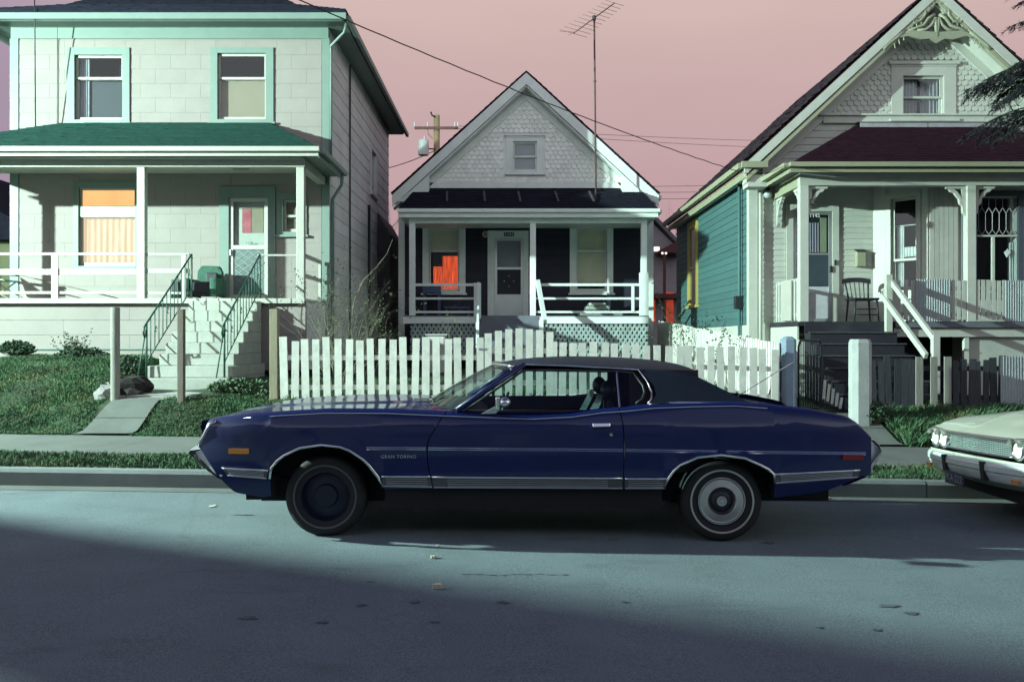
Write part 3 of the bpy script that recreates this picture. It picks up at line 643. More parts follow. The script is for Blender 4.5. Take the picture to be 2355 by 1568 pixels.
for k, cl in (('l', BLIND2), ('r', BLIND2)):
    a, b, c, d = w2[k]; wn_ = window(H2, D2, a, b, c, d, (.16,.16,.14), TRIM2, TRIM2, Z(577 if k == 'l' else 577, D2), cl, cl if k == 'r' else None, sill=.05, cap=.05, botcut=Z(650,D2), half=(k == 'l'), interior=(k == 'r'))
    if k == 'l':
        ob('curtain', drape(a+.34, b-.02, D2+.14, c+.02, Z(588,D2), 8, .02, 60), REDCURT, wn_); ob('curtain', drape(a+.10, a+.33, D2+.15, c+.02, Z(612,D2), 4, .02, 20), REDCURT, wn_)
        ob('interior', MB().box(a-.2, b+.2, D2+.2, D2+.25, c-.2, d+.2), DARK, wn_)
a, b, c, d = w2['d']
m = MB(); m.box(X(1121,D2), a, D2-.05, D2+.02, c-.02, d+.19); m.box(b, X(1215,D2), D2-.05, D2+.02, c-.02, d+.19); m.box(a, b, D2-.048, D2+.02, d, d+.19)
door = ob('door', m, TRIM2, H2)
fr = frame(MB(), a+.005, b-.005, c, d-.005, .06, D2-.01, D2+.03, wb=.10); fr.box(a+.06, b-.06, D2-.008, D2+.028, 3.27, 3.33).box(a+.06, b-.06, D2-.006, D2+.026, 2.58, 2.63); ob('storm_frame', fr, ALU, door)
ob('kick_panel', MB().box(a+.06, b-.06, D2, D2+.02, c+.10, 2.58), ALU, door); ob('glazing', MB().box(a+.06, b-.06, D2+.01, D2+.014, 3.33, d-.06), GLS, door)
ob('screen', MB().box(a+.06, b-.06, D2+.01, D2+.014, 2.63, 3.27), M('black_screen', (.012,.013,.022), .7, .2), door)
ob('inner_door', MB().box(a+.02, b-.02, D2+.09, D2+.12, c, d-.02), M('grey_door', (.25,.23,.27), .7, .1), door)
for dx, dz in ((0,.13),(0,-.13),(.12,0),(-.12,0)): ob('ornament', MB().ball(((a+b)/2+dx, D2+.006, 2.97+dz), .018, 6, 4), WHT, door)
B('number_plate', PLATE, door, (a+b)/2-.13, (a+b)/2+.13, D2-.06, D2-.051, d+.04, d+.145)
textmesh('1141', .12, ((a+b)/2, D2-.063, d+.092), TRIM2, door, 'number', .001)
ob('porch_lamp', MB().lathe([(.02,0),(.06,-.02),(.085,-.08),(.06,-.10)], (X(1116,D2), D2-.02, Z(540,D2)), (0,1,0), 12), M('lamp_cup', (.4,.4,.38), .4), H2)
# gable roof
RF = ob('roof', MB().prism([(EL,YG,EZ),(PK[0],YG,PK[1]),(ER,YG,EZ),(ER-.06,YG,EZ-.09),(PK[0],YG,PK[1]-.13),(EL+.06,YG,EZ-.09)], (0,10.9,0)), DKROOF, H2)
shingles(RF, DKROOF, (EL,YG-.03,EZ+.015), (EL,33.5,EZ+.015), (PK[0],YG-.03,PK[1]+.015), (PK[0],33.5,PK[1]+.015), 26, .33)
shingles(RF, DKROOF, (ER,YG-.03,EZ+.015), (ER,33.5,EZ+.015), (PK[0],YG-.03,PK[1]+.015), (PK[0],33.5,PK[1]+.015), 26, .33)
def rake(P, mat, pts, y0, y1, wd, name='rake_board'):
    for i in range(len(pts)-1):
        p, q = pts[i], pts[i+1]; ob(name, MB().prism([(p[0],y0,p[1]),(q[0],y0,q[1]),(q[0],y0,q[1]-wd),(p[0],y0,p[1]-wd)], (0,y1-y0,0)), mat, P)
rake(RF, TRIM2, [(EL+.03,EZ-.03),(PK[0],PK[1]-.035),(ER-.03,EZ-.03)], YG-.02, YG+.03, .29)
rake(RF, TRIM2, [(EL+.05,EZ-.33),(PK[0],PK[1]-.337),(ER-.05,EZ-.33)], YG+.031, D2-.03, .04, 'soffit')
rake(RF, TRIM2, [(EL+.32,EZ-.12),(PK[0],PK[1]-.42),(ER-.32,EZ-.12)], D2-.06, D2-.022, .20, 'frieze_board')
B('eave_return', TRIM2, RF, ER-.42, ER-.02, YG-.01, D2+.1, EZ-.20, EZ-.095); B('eave_return', TRIM2, RF, EL+.02, EL+.42, YG-.01, D2+.1, EZ-.20, EZ-.095)
for sg, xe in ((1, EL), (-1, ER)): ob('eave_return', MB().prism([(xe+sg*.05,YG+.035,EZ-.10),(xe+sg*.95,YG+.035,EZ-.10),(xe+sg*.95,YG+.035,EZ+.50),(xe+sg*.45,YG+.035,EZ+.05)], (0,.30,0)), TRIM2, RF)
B('gutter', TRIM2, RF, ER-.06, ER+.05, YG+.05, 33, EZ-.13, EZ-.03)
# porch roof and porch
ex0, ex1, ey, ez = X(916,20.9), X(1514,20.9), 20.9, Z(484,20.9)
PORCH = ob('porch', MB().box(X(928,YQ), X(1490,YQ), YQ-.1, D2-.02, 1.97, 2.03), GREYP, H2)
pr = ob('porch_roof', MB().box(ex0+.03, ex1-.03, ey+.03, D2-.05, ez-.16, ez-.12), TRIM2, PORCH)
rl, rr, rz = X(955,D2), X(1471,D2), Z(436,D2)
shingles(pr, DKROOF, (ex0,ey,ez+.03), (ex1,ey,ez+.03), (rl,D2-.02,rz), (rr,D2-.02,rz), 13, .34, .02)
shingles(pr, DKROOF, (ex1,ey,ez+.03), (ex1,D2-.02,ez+.03), (rr,D2-.02,rz), (rr,D2-.021,rz), 13, .34); shingles(pr, DKROOF, (ex0,D2-.02,ez+.03), (ex0,ey,ez+.03), (rl,D2-.021,rz), (rl,D2-.02,rz), 13, .34)
ROLL = M('roll_roofing', (.075,.06,.07), .9, .3, 5, .4, 30)
for t in (.18,.33,.47,.62,.76): ob('roofing_seam', MB().beam((ex0+(ex1-ex0)*t,ey+.55,ez+.30),(ex0+(ex1-ex0)*(t-.008),ey+1.3,ez+.66),.05,.02), ROLL, pr)
B('flashing', DKROOF, pr, BL+.2, BR-.2, D2-.05, D2-.023, 5.12, 5.36)
B('gutter', TRIM2, pr, ex0-.02, ex1+.02, ey-.09, ey, ez-.05, ez+.03); B('fascia', TRIM2, pr, ex0+.01, ex1-.01, ey+.0, ey+.028, ez-.16, ez-.052)
B('gutter', TRIM2, pr, ex1, ex1+.08, ey+.01, D2, ez-.06, ez+.02)
B('beam', TRIM2, PORCH, X(941,YQ), X(1487,YQ), YQ-.07, YQ+.07, 4.22, ez-.165)
PX2 = [X(948,YQ), X(1225,YQ), X(1480,YQ)]
for x in PX2: post(PORCH, TRIM2, x, YQ, 2.03, 4.22, .14)
B('wide_base', TRIM2, PORCH, PX2[2]-.10, PX2[2]+.10, YQ-.09, YQ+.09, 2.032, 3.05); B('stair_post', TRIM2, PORCH, X(1090,YQ), X(1106,YQ), YQ-.16, YQ-.04, 1.95, 2.80)
B('skirt_board', TRIM2, PORCH, X(928,YQ), X(1103,YQ), YQ-.13, YQ-.101, 1.84, 2.0); B('skirt_board', TRIM2, PORCH, X(1240,YQ), X(1489,YQ), YQ-.13, YQ-.101, 1.84, 2.0)
for a, b in ((PX2[0]+.07, X(1090,YQ)), (PX2[1]+.07, PX2[2]-.10)):
    rlx = ob('railing', MB().box(a, b, YQ-.03, YQ+.03, Z(658,YQ), Z(653,YQ)+.01), TRIM2, PORCH)
    for pz in (687, 718): B('rail', TRIM2, rlx, a, b, YQ-.02, YQ+.02, Z(pz,YQ)-.02, Z(pz,YQ)+.03)
B('baluster', TRIM2, rlx, PX2[2]-.30, PX2[2]-.23, YQ-.045, YQ-.021, 2.12, 2.76)
LATM = M('lattice_paint', (.30,.36,.35), .7, .15, 5, .2, rand=.1)
def lattice(P, x0, x1, z0, z1, y, pitch=.11, wd=.05):
    L = ob('lattice', MB().box(x0, x1, y+.03, y+.04, z0, z1), NAVY, P)
    for s, yy in ((1, y), (-1, y+.010)):
        h = z1-z0; x = x0-h
        while x < x1+h:
            a, b = (x, x+h*.62*s)
            t0, t1 = 0.0, 1.0
            for lim, sg in ((x0, 1), (x1, -1)):
                da, db = sg*(a-lim), sg*(b-lim)
                if da < 0 and db < 0: t0 = 2
                elif da < 0: t0 = max(t0, da/(da-db))
                elif db < 0: t1 = min(t1, da/(da-db))
            if t1-t0 > .08: ob('lath', MB().beam((a+(b-a)*t0, yy, z0+h*t0), (a+(b-a)*t1, yy, z0+h*t1), .008 if False else wd, .008, (0,1,0)), LATM, L)
            x += pitch
lattice(PORCH, X(945,YQ), X(1100,YQ), 1.0, 1.83, YQ-.06); lattice(PORCH, X(1246,YQ), X(1488,YQ), 1.0, 1.83, YQ-.06)
STR = ob('stairs', MB().box(X(1104,YQ), X(1238,YQ), YQ-.12, YQ-.101, 1.8, 1.99), GREYP, H2)
for i in range(6):
    B('step', GREYP, STR, -.76, .62, YQ-.14-.26*(i+1), YQ-.14-.26*i+.02, .6, 1.83-.2*i-.002*i)
ob('handrail', MB().beam((X(1238,YQ)-.02,YQ-.1,2.83),(X(1250,YQ)-.02,YQ-1.3,1.86),.09,.12), TRIM2, STR); B('rail_post', TRIM2, STR, .60, .70, YQ-1.36, YQ-1.26, .7, 1.9)
ob('handrail', MB().beam((X(1100,YQ),YQ-.1,2.78),(X(1103,YQ),YQ-1.3,1.8),.05,.10), TRIM2, STR); B('rail_post', TRIM2, STR, X(1103,YQ)-.04, X(1103,YQ)+.03, YQ-1.36, YQ-1.28, .7, 1.85)
# ================================================================== HOUSE 3 : ornate gabled house
from mathutils import Matrix
D3 = 16.8; YR = 16.2; Y3 = 15.3; XC = 4.49; PF3 = 1.76
H3 = thing('house', 'cream gabled house with teal side wall and carved gable bargeboard', 'house', (7.7, 16.8, .5))
PKX, PKZ = 7.72, 7.90; EX, EZ3 = 4.20, 4.66; XRR = 2*PKX-XC; EXR = 2*PKX-EX; sl3 = (PKZ-EZ3)/(PKX-EX)
def rz3(x): return EZ3+sl3*((x-EX) if x < PKX else (EXR-x))
# walls
dr = (X(1822,D3), X(1912,D3), PF3, Z(487,D3)); gw = (X(2074,16.6), X(2168,16.6), Z(270,16.6), Z(176,16.6))
wall(H3, CREAM, XC, 6.8, .5, 4.75, D3, [dr])
B('wall', TEAL, H3, XC, XC+.12, D3+.12, 24.3, .5, 4.6); B('wall', TEAL, H3, XRR-.12, XRR, D3+.12, 24.3, .5, 4.6); B('wall', CREAM, H3, 9.9, XRR, D3, D3+.12, .5, 4.7); B('wall', TEAL, H3, XC+.13, XRR-.13, 24.2, 24.3, .5, 4.6)
side_siding(H3, TEAL, XC, D3+.03, 24.3, 1.74, 4.56, .142, -1, None, [(21.45,22.65,2.28,4.42)], .018)
B('foundation_board', SAGE, H3, XC-.03, XC-.001, D3, 24.3, .5, 1.73)
B('corner_board', SAGE, H3, XC-.035, XC+.13, D3-.035, D3-.001, .5, 4.5); B('corner_board', SAGE, H3, XC-.035, XC-.001, D3, D3+.13, .5, 4.5)
siding(H3, CREAM, XC+.14, 6.8, 1.78, 4.5, D3, .105, None, [(dr[0]-.14, dr[1]+.13, 1.7, dr[3]+.14)], .014, .003)
sw = ob('window', MB().box(XC-.05,XC,21.50,21.68,2.3,4.4).box(XC-.05,XC,22.42,22.6,2.3,4.4).box(XC-.05,XC,21.68,22.42,4.2,4.4).box(XC-.08,XC,21.4,22.7,2.24,2.31), YELLOW, H3, label='yellow-framed side window')
ob('pane', MB().box(XC-.012,XC-.006,21.68,22.42,2.3,4.2), GLS, sw); ob('sash', MB().box(XC-.03,XC-.014,21.68,22.42,3.22,3.27), SAGE, sw); ob('blind', MB().box(XC-.005,XC-.003,21.68,22.42,2.3,4.2), M('brown_blind', (.10,.05,.04), .9, .2), sw)
tubeob('downspout', [(XC-.08,D3+.5,4.6),(XC-.08,D3+.5,.7)], .03, TEAL, H3); ob('meter_box', MB().box(XC-.16,XC-.02,D3+.45,D3+.62,2.05,2.3), BLACKM, H3)
tubeob('drain_pipe', [(XC+.17,D3-.08,4.35),(XC+.17,D3-.08,.9)], .035, SAGE, H3)
# gable wall + clipped lap boards + scalloped shingles
YG3 = 16.6; m = MB()
m.prism([(XC,YG3,4.75),(gw[0],YG3,4.75),(gw[0],YG3,rz3(gw[0])-.15),(XC,YG3,rz3(XC)-.12)], (0,.12,0)); m.prism([(gw[1],YG3,4.75),(XRR,YG3,4.75),(XRR,YG3,rz3(XRR)-.12),(gw[1],YG3,rz3(gw[1])-.15)], (0,.12,0))
m.box(gw[0],gw[1],YG3,YG3+.12,4.75,gw[2]); m.prism([(gw[0],YG3,gw[3]),(gw[1],YG3,gw[3]),(gw[1],YG3,rz3(gw[1])-.15),(PKX,YG3,PKZ-.15),(gw[0],YG3,rz3(gw[0])-.15)], (0,.12,0)); ob('gable_wall', m, CREAM, H3)
z = 4.56
while z < 5.5:
    for sg in (1, -1):
        x0 = EX+(z+.13+.16-EZ3)/sl3; x1 = PKX
        a, b = (x0, x1) if sg == 1 else (2*PKX-x1, 2*PKX-x0); ob('siding_board', MB().wedge(a, b-.002, z, z+.129, YG3, .016, .003), CREAM, H3)
    z += .13
B('frieze_board', SAGE, H3, X(1890,YG3), 2*PKX-X(1890,YG3), YG3-.07, YG3-.018, 5.47, 5.60); B('drip_cap', SAGE, H3, X(1880,YG3), 2*PKX-X(1880,YG3), YG3-.12, YG3-.05, 5.601, 5.63)
def in3(x, z): return z < rz3(x)-.42 and not (gw[0]-.20 < x < gw[1]+.20 and gw[2]-.2 < z < gw[3]+.30)
scales(H3, CREAM, in3, XC+.3, XRR-.3, 5.60, 7.7, YG3-.002, .125, .095, lambda s: s[0])
wg = window(H3, YG3, *gw, (.22,.22,.20), SAGE, SAGE, Z(224,YG3), None, None, sill=.05, cap=.06)
ob('curtain', drape(gw[0]+.02, gw[0]+.34, YG3+.16, gw[2], gw[3], 5, .015, 30), CURT, wg); ob('curtain', drape(gw[1]-.36, gw[1]-.02, YG3+.16, gw[2], gw[3], 5, .015, 30), CURT, wg)
# roof
RF = ob('roof', MB().prism([(EX,YR,EZ3),(PKX,YR,PKZ),(EXR,YR,EZ3),(EXR-.06,YR,EZ3-.1),(PKX,YR,PKZ-.14),(EX+.06,YR,EZ3-.1)], (0,8.2,0)), MARROOF, H3)
shingles(RF, M('dark_red_shingle', (.026,.012,.020), .88, .3, 8, .5, 60), (EX,YR-.03,EZ3+.02), (EX,24.45,EZ3+.02), (PKX,YR-.03,PKZ+.02), (PKX,24.45,PKZ+.02), 30, .33, .02)
shingles(RF, MATS['dark_red_shingle'], (EXR,YR-.03,EZ3+.02), (EXR,24.45,EZ3+.02), (PKX,YR-.03,PKZ+.02), (PKX,24.45,PKZ+.02), 30, .33, .02)
rake(RF, SAGE, [(EX+.02,EZ3-.03),(PKX,PKZ-.035),(EXR-.02,EZ3-.03)], YR-.03, YR+.03, .20)
rake(RF, OLIVE, [(EX+.06,EZ3-.235),(PKX,PKZ-.24),(EXR-.06,EZ3-.235)], YR-.01, YR+.05, .09)
rake(RF, SAGE, [(EX+.08,EZ3-.30),(PKX,PKZ-.332),(EXR-.08,EZ3-.30)], YR+.051, YG3-.02, .04, 'soffit')
rake(RF, SAGE, [(EX+.45,EZ3+.02),(PKX,PKZ-.375),(EXR-.45,EZ3+.02)], YG3-.06, YG3-.025, .20, 'frieze_board')
B('gutter', OLIVE, RF, EX-.09, EX+.0, YR+.0, 24.4, EZ3-.10, EZ3+.0); B('gutter', OLIVE, RF, EX-.05, EX+.42, YR-.12, YR-.035, EZ3-.10, EZ3+.01); B('fascia', OLIVE, RF, EX+.07, EX+.10, YR+.05, 24.4, EZ3-.24, EZ3-.11)
B('soffit', SAGE, RF, EX+.10, XC-.04, YR+.06, 24.3, EZ3-.19, EZ3-.17); B('eave_return', SAGE, RF, EX+.10, EX+.45, YR+.052, YR+.42, EZ3-.42, EZ3-.20)
# carved bargeboard
ORN = ob('bargeboard', MB().prism([(6.74,YR-.02,6.78),(6.95,YR-.02,7.02),(7.3,YR-.02,7.06),(7.72,YR-.02,7.03),(8.14,YR-.02,7.06),(8.49,YR-.02,7.02),(8.70,YR-.02,6.78),(8.60,YR-.02,6.78),(8.45,YR-.02,6.92),(8.25,YR-.02,6.96),(8.0,YR-.02,6.90),(7.85,YR-.02,6.91),(7.72,YR-.02,6.84),(7.59,YR-.02,6.91),(7.44,YR-.02,6.90),(7.19,YR-.02,6.96),(6.99,YR-.02,6.92),(6.84,YR-.02,6.78)], (0,.05,0)), GINGER, RF)
for s in (1, -1):
    P_ = lambda *ps: [(PKX+s*a, YR, b) for a, b in ps]
    half = [(0,7.74),(0,7.645),(.05,7.63),(.065,7.58),(.05,7.54),(.10,7.555),(.16,7.53),(.165,7.49),(.12,7.465),(.16,7.40),(.26,7.42),(.20,7.54)]
    ob('carved_plate', MB().prism([(PKX+s*a, YR-.02, b) for a, b in (half if s == 1 else half[::-1])], (0,.05,0)), GINGER, ORN)
    for pts, r in ((((0,6.95),(.02,7.15),(.03,7.30)),.03), (((.03,7.28),(.10,7.16),(.20,7.08),(.36,7.06)),.028), (((.04,7.36),(.16,7.28),(.24,7.16),(.40,7.10),(.6,7.02)),.030),
                   (((.20,7.46),(.22,7.34),(.30,7.24),(.42,7.20),(.46,7.26),(.40,7.30),(.36,7.27)),.026), (((.28,7.44),(.36,7.38),(.44,7.36)),.02), (((.55,7.06),(.75,6.92),(.90,6.80),(.98,6.72)),.035)):
        ob('scroll', MB().tube(P_(*pts), r, 6), GINGER, ORN, smooth=True)
    for k in range(7): ob('spindle', MB().tube([(PKX+s*(.30+.08*k), YR, rz3(PKX-.30-.08*k)-.33),(PKX+s*(.28+.08*k), YR, rz3(PKX-.30-.08*k)-.44)], .011, 5), GINGER, ORN)
# porch
PL3, PR3 = 4.86, 10.6
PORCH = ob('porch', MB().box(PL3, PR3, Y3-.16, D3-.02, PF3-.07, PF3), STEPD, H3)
B('edge_board', GREYP, PORCH, 6.5, PR3, Y3-.19, Y3-.161, PF3-.10, PF3-.01)
B('side_skirt', SAGE, PORCH, PL3, PL3+.03, Y3-.1, D3-.02, .45, PF3-.08); B('front_skirt', SAGE, PORCH, 6.5, PR3, Y3-.13, Y3-.10, 1.50, PF3-.105)
SKG = M('skirt_grey', (.40,.42,.38), .8, .12, 3, .2); B('front_skirt', SKG, PORCH, X(2222,Y3), PR3, Y3-.05, Y3-.02, .4, 1.495); B('skirt_post', SAGE, PORCH, X(2210,Y3), X(2220,Y3), Y3-.11, Y3-.03, .4, 1.495); B('shade_backing', DARK, PORCH, 6.5, X(2222,Y3), Y3+.5, Y3+.55, .3, 1.6)  # near-black sheet behind the opening paints in the shade under the porch
B('skirt_post', SAGE, PORCH, 4.87, 5.0, Y3-.14, Y3-.02, .45, 1.45)
B('beam', SAGE, PORCH, X(1836,Y3), PR3, Y3-.075, Y3+.075, 4.085, 4.30); B('beam', OLIVE, PORCH, X(1836,Y3), X(1836,Y3)+.15, Y3+.08, D3-.05, 4.085, 4.30)
B('ceiling', M('porch_ceiling', (.20,.21,.20), .8, .1), PORCH, PL3-.1, PR3, Y3-.3, D3-.04, 4.31, 4.34)
ex0, ex1, ey, ez = X(1816,14.9), 10.75, 14.9, Z(381,14.9)
pr = ob('porch_roof', MB().box(ex0+.03, ex1-.03, ey+.03, ey+.05, 4.31, ez), OLIVE, PORCH)
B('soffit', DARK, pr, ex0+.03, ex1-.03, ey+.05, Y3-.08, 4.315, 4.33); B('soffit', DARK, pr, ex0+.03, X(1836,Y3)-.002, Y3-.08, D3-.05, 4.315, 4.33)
rl, rr, rz = X(1971,YG3), X(2281,YG3), 5.44
shingles(pr, MARROOF, (ex0,ey,ez+.02), (ex1,ey,ez+.02), (rl,YG3-.02,rz), (rr,YG3-.02,rz), 17, .33, .015); shingles(pr, MARROOF, (ex0,D3,ez+.02), (ex0,ey,ez+.02), (rl,YG3-.021,rz), (rl,YG3-.02,rz), 17, .33); shingles(pr, MARROOF, (ex1,ey,ez+.02), (ex1,D3,ez+.02), (rr,YG3-.02,rz), (rr,YG3-.021,rz), 17, .33)
LEAD = M('lead_flashing', (.30,.28,.30), .6, .2, 6, .2)
for a, b in ((1971,2125),(2127,2290)): B('flashing', LEAD, pr, X(a,YG3), X(b,YG3), YG3-.13, YG3-.121, 5.36, 5.455)
B('ridge_edge', STEPD, pr, X(1965,YG3), X(2275,YG3), YG3-.13, YG3-.02, 5.456, 5.475)
B('gutter', OLIVE, pr, ex0-.02, ex1, ey-.10, ey, ez-.03, ez+.045); B('fascia', OLIVE, pr, ex0+.01, ex1, ey+.0, ey+.029, ez-.11, ez-.05); B('gutter', OLIVE, pr, ex0-.10, ex0-.0, ey+.0, D3-.1, ez-.03, ez+.045); B('fascia', OLIVE, pr, ex0, ex0+.03, ey+.03, D3-.1, ez-.11, ez-.05)
PX3 = [X(1846,Y3), X(2229,Y3), 10.45]
for x in PX3: post(PORCH, SAGE, x, Y3, PF3, 4.085, .15)
def bracket(x, s, y=Y3, along='x'):
    pts = [(0,0),(.36,0),(.33,-.05),(.29,-.055),(.26,-.10),(.20,-.12),(.16,-.18),(.12,-.22),(.11,-.30),(.07,-.34),(.055,-.46),(0,-.52)]; inner = [(.07,-.05),(.20,-.05),(.14,-.09),(.09,-.16),(.07,-.22)]
    outer = pts; m = MB()
    f = (lambda a, b: (x+s*a, y-.03, 4.085+b)) if along == 'x' else (lambda a, b: (x-.03, y+s*a, 4.085+b))
    ext = (0,.06,0) if along == 'x' else (.06,0,0)
    segs = [[(0,0),(.36,0),(.33,-.05),(.07,-.05),(.07,-.22),(.055,-.46),(0,-.52)], [(.22,-.05),(.29,-.055),(.26,-.10),(.20,-.12),(.16,-.18),(.12,-.22),(.11,-.30),(.07,-.34),(.07,-.24),(.10,-.17),(.15,-.10)]]
    for sgm in segs: m.prism([f(a, b) for a, b in sgm], ext)
    ob('bracket', m, SAGE, PORCH)
bracket(PX3[0]+.075, 1); bracket(PX3[1]+.075, 1); bracket(PX3[1]-.075, -1); bracket(PX3[0], 1, Y3+.075, 'y'); bracket(PX3[0], -1, D3-.06, 'y')
# door
a, b, c, d = dr
m = MB(); m.box(a-.13, a, D3-.05, D3+.02, c, d+.13); m.box(b, b+.12, D3-.05, D3+.02, c, d+.13); m.box(a, b, D3-.048, D3+.02, d, d+.13)
door = ob('door', m, SAGE, H3); fr = frame(MB(), a+.005, b-.005, c+.01, d-.005, .06, D3-.03, D3+.01, wb=.08); fr.box(a+.06, b-.06, D3-.028, D3+.008, 3.05, 3.08); ob('storm_frame', fr, ALU, door)
ob('glazing', MB().box(a+.06, b-.06, D3-.012, D3-.008, 3.08, d-.06), GLS, door); ob('screen', MB().box(a+.06, b-.06, D3-.012, D3-.008, 2.45, 3.05), M('dark_screen_door', (.03,.045,.06), .6, .2), door)
ob('kick_panel', MB().box(a+.06, b-.06, D3-.014, D3-.006, c+.08, 2.45), M('pale_panel', (.45,.45,.48), .6, .2, 4), door)
ob('inner_door', MB().box(a+.02, b-.02, D3+.08, D3+.12, c, d-.02), DARK, door); ob('curtain', drape(a+.22, b-.22, D3+.06, 3.1, d-.2, 6, .01, 40), M('mauve_curtain', (.30,.26,.33), .9, .15), door); ob('side_trim', MB().box(b-.2, b-.08, D3+.05, D3+.07, 3.1, d-.1), OLIVE, door)
ob('handle', MB().box(b-.05, b-.02, D3-.08, D3-.03, 2.72, 2.84), BLACKM, door); ob('bell', MB().box(b+.03, b+.06, D3-.075, D3-.051, 2.85, 2.95), BLACKM, door)
textmesh('1145', .10, (X(1872,D3-.02), D3-.04, Z(497,D3)), M('number_white', (.75,.75,.7), .6, .05), door, 'number', .002)
# mailbox (hung by the door), lamps
mbx = thing('mailbox', 'small olive metal mailbox hung beside the screen door', 'mailbox', (X(1974,D3), D3-.1, 2.6))
x0, x1, z0, z1 = X(1964,D3), X(1984,D3), Z(614,D3), Z(580,D3); ob('box', MB().box(x0, x1, D3-.14, D3-.015, z0, z1), OLIVE, mbx, bevel=.008); ob('lid', MB().add([(x0-.01,D3-.15,z1-.01),(x1+.01,D3-.15,z1-.01),(x1+.01,D3-.016,z1+.04),(x0-.01,D3-.016,z1+.04),(x0-.01,D3-.15,z1+.005),(x1+.01,D3-.15,z1+.005),(x1+.01,D3-.016,z1+.055),(x0-.01,D3-.016,z1+.055)], [(0,3,2,1),(4,5,6,7),(0,1,5,4),(1,2,6,5),(2,3,7,6),(3,0,4,7)]), BLACKM, mbx)
# bay window
mark = set(bpy.data.objects.keys())
bw = 1.05; ax0, ay = 6.8, D3
wa = (ax0+.36, ax0+.84, 2.30, 4.05); wall(H3, CREAM, ax0, ax0+bw, .5, 4.35, ay, [wa], name='bay_wall')
wv = window(H3, ay, *wa, (.09,.08,.10), SAGE, SAGE, Z(598,16.4), None, None); ob('curtain', drape(wa[0]+.03, wa[0]+.17, ay+.15, wa[2], 3.55, 4, .012, 24), WCURT, wv); ob('curtain', drape(wa[0]+.17, wa[1]-.03, ay+.15, 2.98, 3.16, 5, .012, 24), WCURT, wv); ob('curtain_rod', MB().tube([(wa[0],ay+.14,3.56),(wa[1],ay+.14,3.56)], .008), WCURT, wv)
ob('bay_board', MB().box(ax0+.02, ax0+.26, ay-.03, ay-.001, 1.78, 4.3), CREAM, H3); ob('bay_board', MB().box(ax0+.93, ax0+1.04, ay-.03, ay-.001, 1.78, 4.3), CREAM, H3)
piv = Vector((ax0, ay, 0))-Vector((7.7, 16.8, .5)); T = Matrix.Translation(piv) @ Matrix.Rotation(math.atan2(-.8, .68), 4, 'Z') @ Matrix.Translation(-piv)
for n_ in [k for k in bpy.data.objects.keys() if k not in mark]: bpy.data.objects[n_].data.transform(T)
YB = 16.0; wf = (X(2243,YB), X(2338,YB), 2.25, 4.0); wall(H3, CREAM, 7.485, 9.15, .5, 4.35, YB, [wf], name='bay_wall'); B('bay_wall', CREAM, H3, 9.16, 9.9, 16.4, 16.5, .5, 4.3)
for k in range(6): B('bay_board', M('weathered_cream', (.42,.42,.38), .7, .1, rand=.08), H3, 7.49+k*.085, 7.49+k*.085+.078, YB-.022, YB-.001, 1.78, 4.3)
wv = ob('window', frame(MB(), wf[0]-.24, wf[1]+.1, wf[2]-.06, wf[3]+.12, .1, YB-.045, YB+.02).box(wf[0]-.14,wf[0],YB-.04,YB+.02,wf[2],wf[3]), M('dark_casing', (.05,.06,.08), .6), H3)
ob('pane', MB().box(wf[0], wf[1], YB+.03, YB+.034, wf[2], wf[3]), GLS, wv); ob('interior', MB().box(wf[0]-.3, wf[1]+.3, YB+.8, YB+.85, wf[2]-.3, wf[3]+.3), DARK, wv)
ob('transom_bar', MB().box(wf[0], wf[1], YB+.0, YB+.05, 3.30, 3.33), SAGE, wv); ob('mullion', MB().box(X(2281,YB), X(2287,YB), YB+.0, YB+.05, wf[2], 3.30), SAGE, wv); ob('curtain', drape(wf[1]-.12, wf[1], YB+.06, wf[2], 3.2, 3, .01, 20), WCURT, wv)
lead = MB(); nx = 6; dx = (wf[1]-wf[0])/nx
for i in range(nx):
    x = wf[0]+dx*i; xm = x+dx/2
    lead.tube([(x, YB+.02, 3.34),(xm, YB+.02, 3.43),(x+dx, YB+.02, 3.34)], .006, 4); lead.tube([(xm, YB+.02, 3.43),(xm, YB+.02, 3.72),(x+dx, YB+.02, 3.82),(x+dx, YB+.02, 3.98)], .006, 4); lead.tube([(xm, YB+.02, 3.72),(x, YB+.02, 3.82)], .006, 4)
ob('leading', lead, LEAD, wv); ob('hanging_ornament', MB().prism([(X(2310,YB),YB+.02,3.02),(X(2318,YB),YB+.02,3.08),(X(2325,YB),YB+.02,3.02),(X(2316,YB),YB+.02,2.93)], (0,.01,0)), M('pale_shell', (.6,.65,.62), .5), wv)
# porch railings: pickets, corrugated sheets
def corrugated(name, x0, x1, y, z0, z1, P, amp=.007, per=.042):
    n = int((x1-x0)/per*6)+1; xs_ = np.linspace(x0, x1, n)
    f = [[(float(x), y+amp*math.sin(6.283*x/per)+dy, z) for x in xs_] for dy in (0,) for z in (z0, z1)]
    return ob(name, MB().grid(f), CORR, P, smooth=True)
RL = ob('railing', MB().box(6.5, PR3, Y3-.04, Y3+.0, 2.30, 2.36).box(6.5, PR3, Y3-.04, Y3+.0, 1.86, 1.92), SAGE, PORCH)
for px in list(range(2058, 2100, 17))+[2184,2196,2208,2218]+list(range(2240, 2305, 12)): B('picket', SAGE if px > 2100 else CREAM, RL, X(px,Y3), X(px,Y3)+.065, Y3-.062, Y3-.041, 1.79, Z(645,Y3)+random.uniform(-.01,.01))
corrugated('corrugated_panel', X(2099,Y3), X(2181,Y3), Y3-.085, PF3+.0, Z(643,Y3), RL); corrugated('corrugated_panel', X(2303,Y3), X(2303,Y3)+1.1, Y3-.085, PF3-.02, Z(646,Y3), RL)
